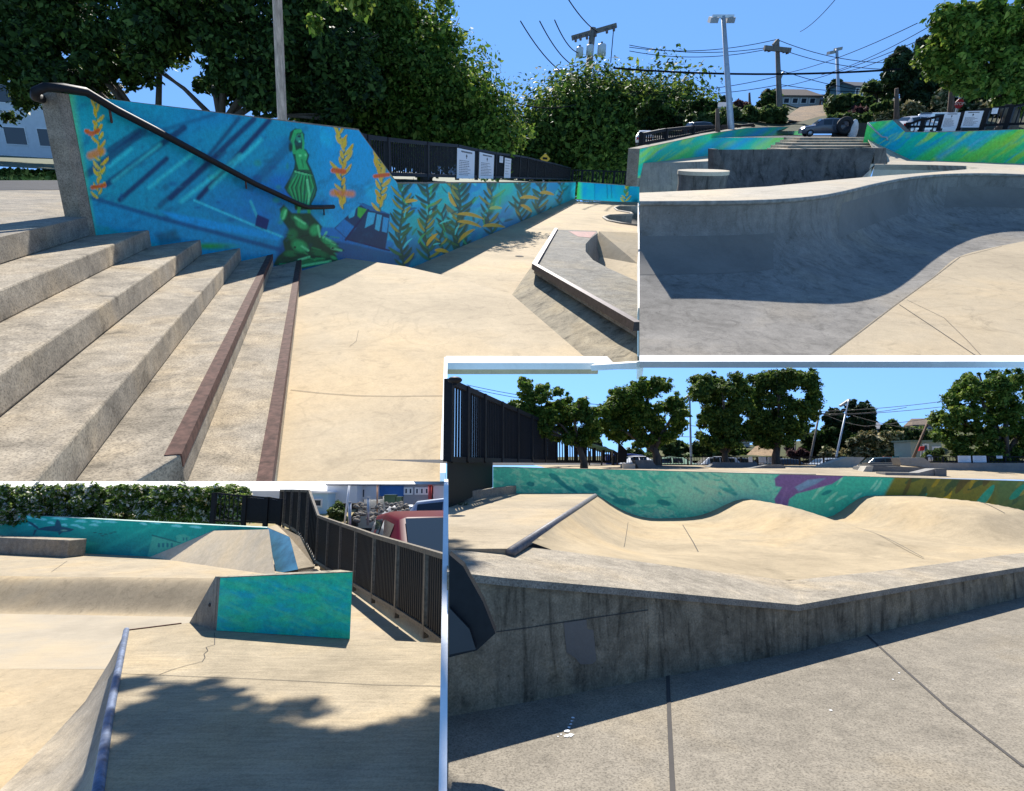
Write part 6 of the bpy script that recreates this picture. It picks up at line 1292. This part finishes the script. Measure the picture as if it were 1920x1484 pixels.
    # --- vehicles along the far street
    CP = lambda n, c: plain(n, c, .22, 0, .04, 3, .6)
    for u, vt, y, kd, sc, yaw, col, lab in ((1178, 851, 23, 'van', .40, .2, CP('deep_blue_paint', (.02, .035, .14)), 'dark blue vehicle at the far end of the tall fence'), (1200, 855, 22.5, 'hatch', .42, .3, CP('silver_paint', (.45, .47, .50)), 'silver car behind the grey kicker ramp'), (1268, 856, 22, 'hatch', .52, 0, CP('sage_green_paint', (.16, .24, .17)), 'pale green hatchback under the leaning tree'), (1335, 856, 22, 'suv', .47, 3.1, CP('silver_paint', (.45, .47, .50)), 'silver SUV right of the floodlight pole'), (1392, 858.5, 22, 'suv', .45, .1, CP('black_paint', (.025, .027, .03)), 'black car beside the far notices'), (1480, 860, 22, 'suv', .42, .1, CP('black_paint', (.025, .027, .03)), 'dark car between the notices and the utility pole'), (1560, 859, 22, 'hatch', .40, .2, CP('grey_blue_paint', (.20, .24, .30)), 'grey blue car behind the pale wedge wall'), (1643, 857.5, 21.5, 'suv', .42, 2.95, CP('dark_teal_paint', (.035, .06, .075)), 'dark SUV at the top of the far steps')):
        p = P.d(u, vt, y); p.z -= {'van': 2.25, 'hatch': 1.46, 'suv': 1.68, 'pickup': 1.86}[kd]*sc; car(P, 'parked_car' if kd != 'van' else 'parked_van', kd, p, yaw, col, lab, 'cars along the far street', scale=sc, cat='car' if kd != 'van' else 'van')
    for u0, u1, mat, lab in ((1657, 1672, plain('brick_red_panel', (.26, .09, .07), .8), 'red brown panel right of the far dark SUV'), (1673, 1685, plain('teal_panel', (.03, .20, .22), .7), 'teal panel beside the red brown one')):
        a = MB().prism([P.d(u0, 870, 22), P.d(u1, 870, 22), P.d(u1+1, 856, 22), P.d(u0+1, 856, 22)], (0, .1, 0)); single(P, 'screen_panel', a, mat, lab, 'panel')
    T = Thing(P, 'canopy_shelter', P.d(1130, 872, 21), 'long green roofed shelter beyond the tall fence', 'shelter'); T.part('roof', MB().prism([P.d(1090, 836, 20), P.d(1112, 834, 20), P.d(1152, 846, 21), P.d(1130, 850, 21)], (0, 0, .03)), plain('green_metal_roof', (.10, .20, .14), .4)); 
    for u in (1105, 1128, 1148): T.part('column', MB().bar(P.d(u, 875, 20.6), P.d(u, 846, 20.6), .05, .05), M_GREYWOOD)
    single(P, 'fence_wing', MB().prism([P.d(1158, 868, 19), P.d(1175, 868, 19), P.d(1176, 846, 19), P.d(1160, 829, 19)], (0, .08, 0)), M_BLACK, 'dark pointed fence wing standing up at the end of the tall fence', 'fence')
    # --- poles
    def pole(nm, lab, cat, b, t, r, mat):
        T = Thing(P, nm, b, lab, cat); T.part('pole', MB(True).tube([b-V3((0, 0, .3)), b, t], [r, r, r*.7], 8), mat); return T
    y = 21; T = pole('light_pole', 'grey floodlight pole standing between the leaning tree and the dense tree', 'light pole', P.d(1296, 872, y), P.d(1293, 742, y), .045, M_GALV)
    T.part('lamp_head', MB().prism([P.d(1281, 748, y), P.d(1297, 736, y), P.d(1299, 740, y), P.d(1284, 751, y)], (0, .2, 0)), plain('lamp_housing', (.34, .33, .30))); T.part('solar_box', MB().prism([P.d(1290, 752, y), P.d(1297, 752, y), P.d(1298, 742, y), P.d(1292, 744, y)], (0, .1, 0)), plain('lamp_housing', (.34, .33, .30)))
    T = pole('light_pole', 'leaning grey light pole in front of the tall conifers', 'light pole', P.d(1566, 866, 22), P.d(1591, 750, 22), .04, M_GALV); T.part('lamp_head', MB().prism([P.d(1576, 760, 22), P.d(1594, 748, 22), P.d(1596, 751, 22), P.d(1579, 763, 22)], (0, .15, 0)), plain('lamp_housing', (.34, .33, .30)))
    T = pole('utility_pole', 'leaning grey utility pole with crossarms left of the conifers', 'utility pole', P.d(1519, 864, 24), P.d(1538, 766, 24), .05, M_GREYWOOD)
    for u0, v0, u1, v1 in ((1525, 774, 1548, 777), (1532, 769, 1543, 766)): T.part('crossarm', MB().bar(P.d(u0, v0, 23.9), P.d(u1, v1, 23.9), .05, .05), M_GREYWOOD)
    pole('wood_pole', 'dark brown pole leaning sharply right in front of the pale green garage', 'pole', P.d(1712, 860, 20), P.d(1747, 774, 20), .05, M_WOOD); pole('wood_pole', 'short slim grey post below the dense tree', 'pole', P.d(1490, 858, 25), P.d(1492, 826, 25), .035, M_GREYWOOD)
    up = lambda u, v, y=24: P.d(u, v, y); gr = 'power lines over the sea mural'
    for a, b, s in (((1536, 775), (1700, 764), .12), ((1545, 777), (1630, 800), .1), ((1530, 805), (1270, 795), .15), ((1530, 812), (1260, 818), .12), ((1538, 772), (1990, 712), .25), ((1545, 779), (1990, 724), .25), ((1620, 800), (1990, 730), .2), ((870, 726), (1290, 770), .3), ((875, 722), (1290, 762), .3), ((1600, 780), (1760, 808), .12)): wire(P, up(*a), up(*b), s, .012, 'thin power line in the sky over the sea mural', gr, mat=M_GREYWOOD if a[0] > 1500 else None)
    # --- trees
    def tr_(poly_, y, rad, nb, n, lf, mat, lab, seed, trunk, tr=.1, name='maple_tree', cat='tree', group='trees beyond the sea mural', lean=0): 
        tree(P, name, P.d(*trunk, y), px_fill(P, poly_, y, nb, rad, seed, jit=y*.025), n, lf, mat, lab, cat, group, trunk_r=tr, seed=seed, limbs=7)
    tr_([(972, 722), (985, 712), (1000, 730), (1022, 722), (1060, 738), (1080, 760), (1092, 745), (1098, 772), (1120, 765), (1130, 800), (1110, 826), (1060, 830), (1000, 800), (960, 765), (975, 750)], 17, 12, 101, 38250, .045, M_MAPLE, 'maple with a low wide crown above the tall slatted fence', 301, (1095, 868), .09)
    tr_([(1150, 740), (1175, 722), (1205, 714), (1250, 712), (1268, 735), (1280, 772), (1278, 800), (1262, 822), (1225, 832), (1180, 832), (1140, 820), (1122, 800), (1130, 768)], 18.5, 13, 127, 51000, .045, M_MAPLE, 'round maple with a forked leaning trunk left of the floodlight pole', 302, (1232, 871), .12)
    tr_([(1300, 712), (1330, 700), (1360, 698), (1385, 708), (1405, 730), (1410, 800), (1400, 828), (1340, 838), (1305, 820), (1318, 770), (1298, 735)], 19.5, 12, 114, 43350, .045, M_MAPLEM, 'dark leafy maple immediately right of the floodlight pole', 303, (1362, 870), .10)
    tr_([(1408, 706), (1450, 698), (1525, 700), (1534, 740), (1530, 780), (1510, 812), (1470, 832), (1420, 836), (1400, 800), (1412, 750)], 20, 13, 136, 53550, .045, M_MAPLEM, 'dense dark maple with a short trunk, tallest in the middle', 304, (1456, 870), .13)
    tr_([(1768, 770), (1790, 730), (1815, 705), (1860, 700), (1990, 698), (1990, 872), (1880, 864), (1800, 852), (1760, 830), (1742, 805)], 18.6, 14, 176, 71400, .045, M_MAPLE, 'massive maple at the right end above the far notices', 305, (1885, 872), .16)
    cone = lambda u, v0, v1, w: [(u, v0), (u+w*.28, v0+(v1-v0)*.15), (u+w*.46, v0+(v1-v0)*.45), (u+w*.5, v0+(v1-v0)*.75), (u+w*.35, v1), (u-w*.35, v1), (u-w*.5, v0+(v1-v0)*.75), (u-w*.46, v0+(v1-v0)*.45), (u-w*.28, v0+(v1-v0)*.15)]
    for u, v0, v1, w, lab, sd in ((1563, 766, 818, 34, 'shorter left conifer of the three below the leaning light pole', 310), (1594, 746, 825, 34, 'middle tall conifer behind the leaning light pole', 311), (1622, 752, 812, 32, 'right tall conifer beside the brown roofed house', 312)): tr_(cone(u, v0, v1, w), 27, 6, 34, 8000, .09, M_CONIF, lab, sd, (u, 845), .08, 'conifer', 'conifer')
    for i, (pts, y, rad, nb, n, mat, lab) in enumerate((
        ([(1510, 815), (1560, 808), (1600, 818), (1605, 858), (1505, 858)], 26, 9, 30, 10000, M_MAPLED, 'dark green thicket below the conifers'),
        ([(1180, 838), (1240, 826), (1290, 834), (1350, 838), (1400, 842), (1400, 862), (1180, 862)], 27, 9, 40, 12000, M_SHRUB, 'long band of green bushes behind the parked cars'),
        ([(1590, 836), (1600, 818), (1640, 812), (1690, 815), (1690, 860), (1590, 860)], 24, 8, 34, 12000, M_FLOWER, 'broad cream flowering shrub bank below the brown roofed house'),
        ([(1545, 840), (1580, 838), (1585, 858), (1545, 860)], 24.5, 6, 12, 4000, M_FLOWER, 'low cream flowering shrub at the foot of the leaning light pole'),
        ([(1480, 842), (1505, 840), (1515, 858), (1480, 860)], 25, 5, 8, 2500, M_PURPLE, 'small plum coloured bush by the short grey post'),
        ([(1640, 800), (1680, 788), (1690, 808), (1650, 815)], 27, 6, 12, 4000, M_SHRUB, 'olive bush right of the brown roofed house'),
        ([(1685, 808), (1745, 806), (1760, 822), (1690, 822)], 27, 6, 14, 4000, M_SHRUB, 'green bushes on the slope above the pale green garage'),
        ([(1735, 850), (1765, 846), (1775, 866), (1740, 868)], 19, 5, 8, 2500, M_SHRUB, 'small green bush beside the pale green garage'),
        ([(1090, 832), (1115, 826), (1130, 836), (1090, 842)], 24, 5, 8, 2500, M_SHRUB, 'light green bush above the shelter roof'))):
        shrub(P, 'hillside_shrub', px_fill(P, pts, y, nb, rad, 400+i, jit=.4), n, y*.0040, mat, lab, 'shrub', 'shrubs beyond the sea mural', seed=420+i)
    # --- hillside, dirt patch and houses
    rows = []; top = [(1000, 864), (1150, 858), (1250, 842), (1350, 838), (1440, 832), (1560, 822), (1640, 815), (1740, 808), (1860, 800), (2050, 795)]
    for t in (0, .33, .66, 1): rows.append([P.d(u, 864, 25).lerp(P.d(u, v, 31), t) for u, v in top])
    rows.append([p+V3((p.x*.8, 30, .2)) for p in rows[-1]])
    single(P, 'hillside', MB(True).grid(rows), concrete('grassy_hill', (.075, .085, .032)), kind='structure')
    single(P, 'dirt_slope', MB(True).grid([[P.d(1418, 836, 26.4), P.d(1445, 834, 26.4), P.d(1460, 838, 26.4)], [P.d(1400, 853, 24.6), P.d(1430, 855, 24.6), P.d(1462, 855, 24.6)]]), concrete('bare_dirt', (.42, .29, .17)), kind='structure')
    def hh(u, v, y, *a, **k_): return house(P, k_.pop('name', 'house'), P.d(u, v, y), *a, **k_)
    hh(1634, 820, 28, .85, .7, .32, .35, .5, plain('brown_siding', (.12, .085, .075), .7, 0, .15), plain('grey_shingles', (.30, .30, .31), .9, 0, .2, 14), 'small brown house with a grey gable roof right of the tall conifers', [(-.2, .08, .14, .14), (.12, .08, .14, .14)], over=.08)
    hh(1728, 812, 29, 1.0, .8, .32, .28, -.2, plain('blue_grey_siding', (.2, .25, .31), .7, 0, .1), plain('brown_shingles', (.16, .12, .09)), 'hilltop house with a row of windows behind the leaning brown pole', [(x, .08, .12, .16) for x in (-.36, -.18, 0, .18, .36)], hip=.35, over=.08)
    hh(1388, 838, 30, .7, .6, .22, .2, .2, plain('pale_siding', (.5, .5, .48), .7), plain('pale_roof', (.55, .5, .44)), 'tiny pale house on the hill behind the dark leafy maple', over=.06)
    T = hh(1722, 861, 22, 1.25, .8, .62, .06, .12, plain('pale_green_siding', (.30, .36, .31), .7, 0, .06), plain('green_trim_roof', (.16, .22, .17)), 'pale green flat roofed garage at the foot of the hill', [(-.05, .22, .12, .28), (.38, .1, .22, .3)], flat=True, over=.05, name='garage', cat='garage')
    T = Thing(P, 'red_box', P.d(1729, 862, 20.5), 'red box on a post in front of the garage', 'sign'); T.part('post', MB().bar(P.d(1726, 866, 20.5), P.d(1728, 842, 20.5), .03, .03), M_GALV); T.part('box', MB().prism([P.d(1724, 846, 20.4), P.d(1733, 845, 20.4), P.d(1734, 837, 20.4), P.d(1726, 838, 20.4)], (0, .08, 0)), plain('sign_red', (.42, .015, .03)))
    T = Thing(P, 'dish_antenna', P.d(1745, 868, 18.2), 'round pale dish tilted against the fence above the wide grey wall', 'dish'); c = P.d(1743, 860, 18.2)
    T.part('bowl', MB(True).grid([[c+V3((.11*r*math.cos(a), -.05+.05*r*r, .12*r*math.sin(a))) for a in [i*math.pi/8 for i in range(17)]] for r in (.05, .4, .7, 1)]), plain('pale_dish', (.5, .5, .5))); T.part('mount', MB().bar(c-V3((0, -.02, .16)), c+V3((0, .02, 0)), .02, .02), M_GALV)
    # white party wall between the two lower terraces: a thin fin whose top rakes down towards the viewer
    u = 836; r = P.ray(u, 900); r = V3((r.x, r.y, 0)).normalized(); n = V3((r.y, -r.x, 0))*.019; b0 = P.d(u, 1000, 2.75); b0.z = 0
    prof = [(0, -.08), (0, .0), (.75, .55), (1.55, 1.05), (2.3, 1.38), (3.6, 1.38), (3.6, -.08)]
    single(P, 'party_wall', MB().prism([b0+r*d+V3((0, 0, z))-n for d, z in prof], n*2), M_WHITE, 'thin white raked wall between the shaded deck and the aggregate pavement', 'wall')
br_build()
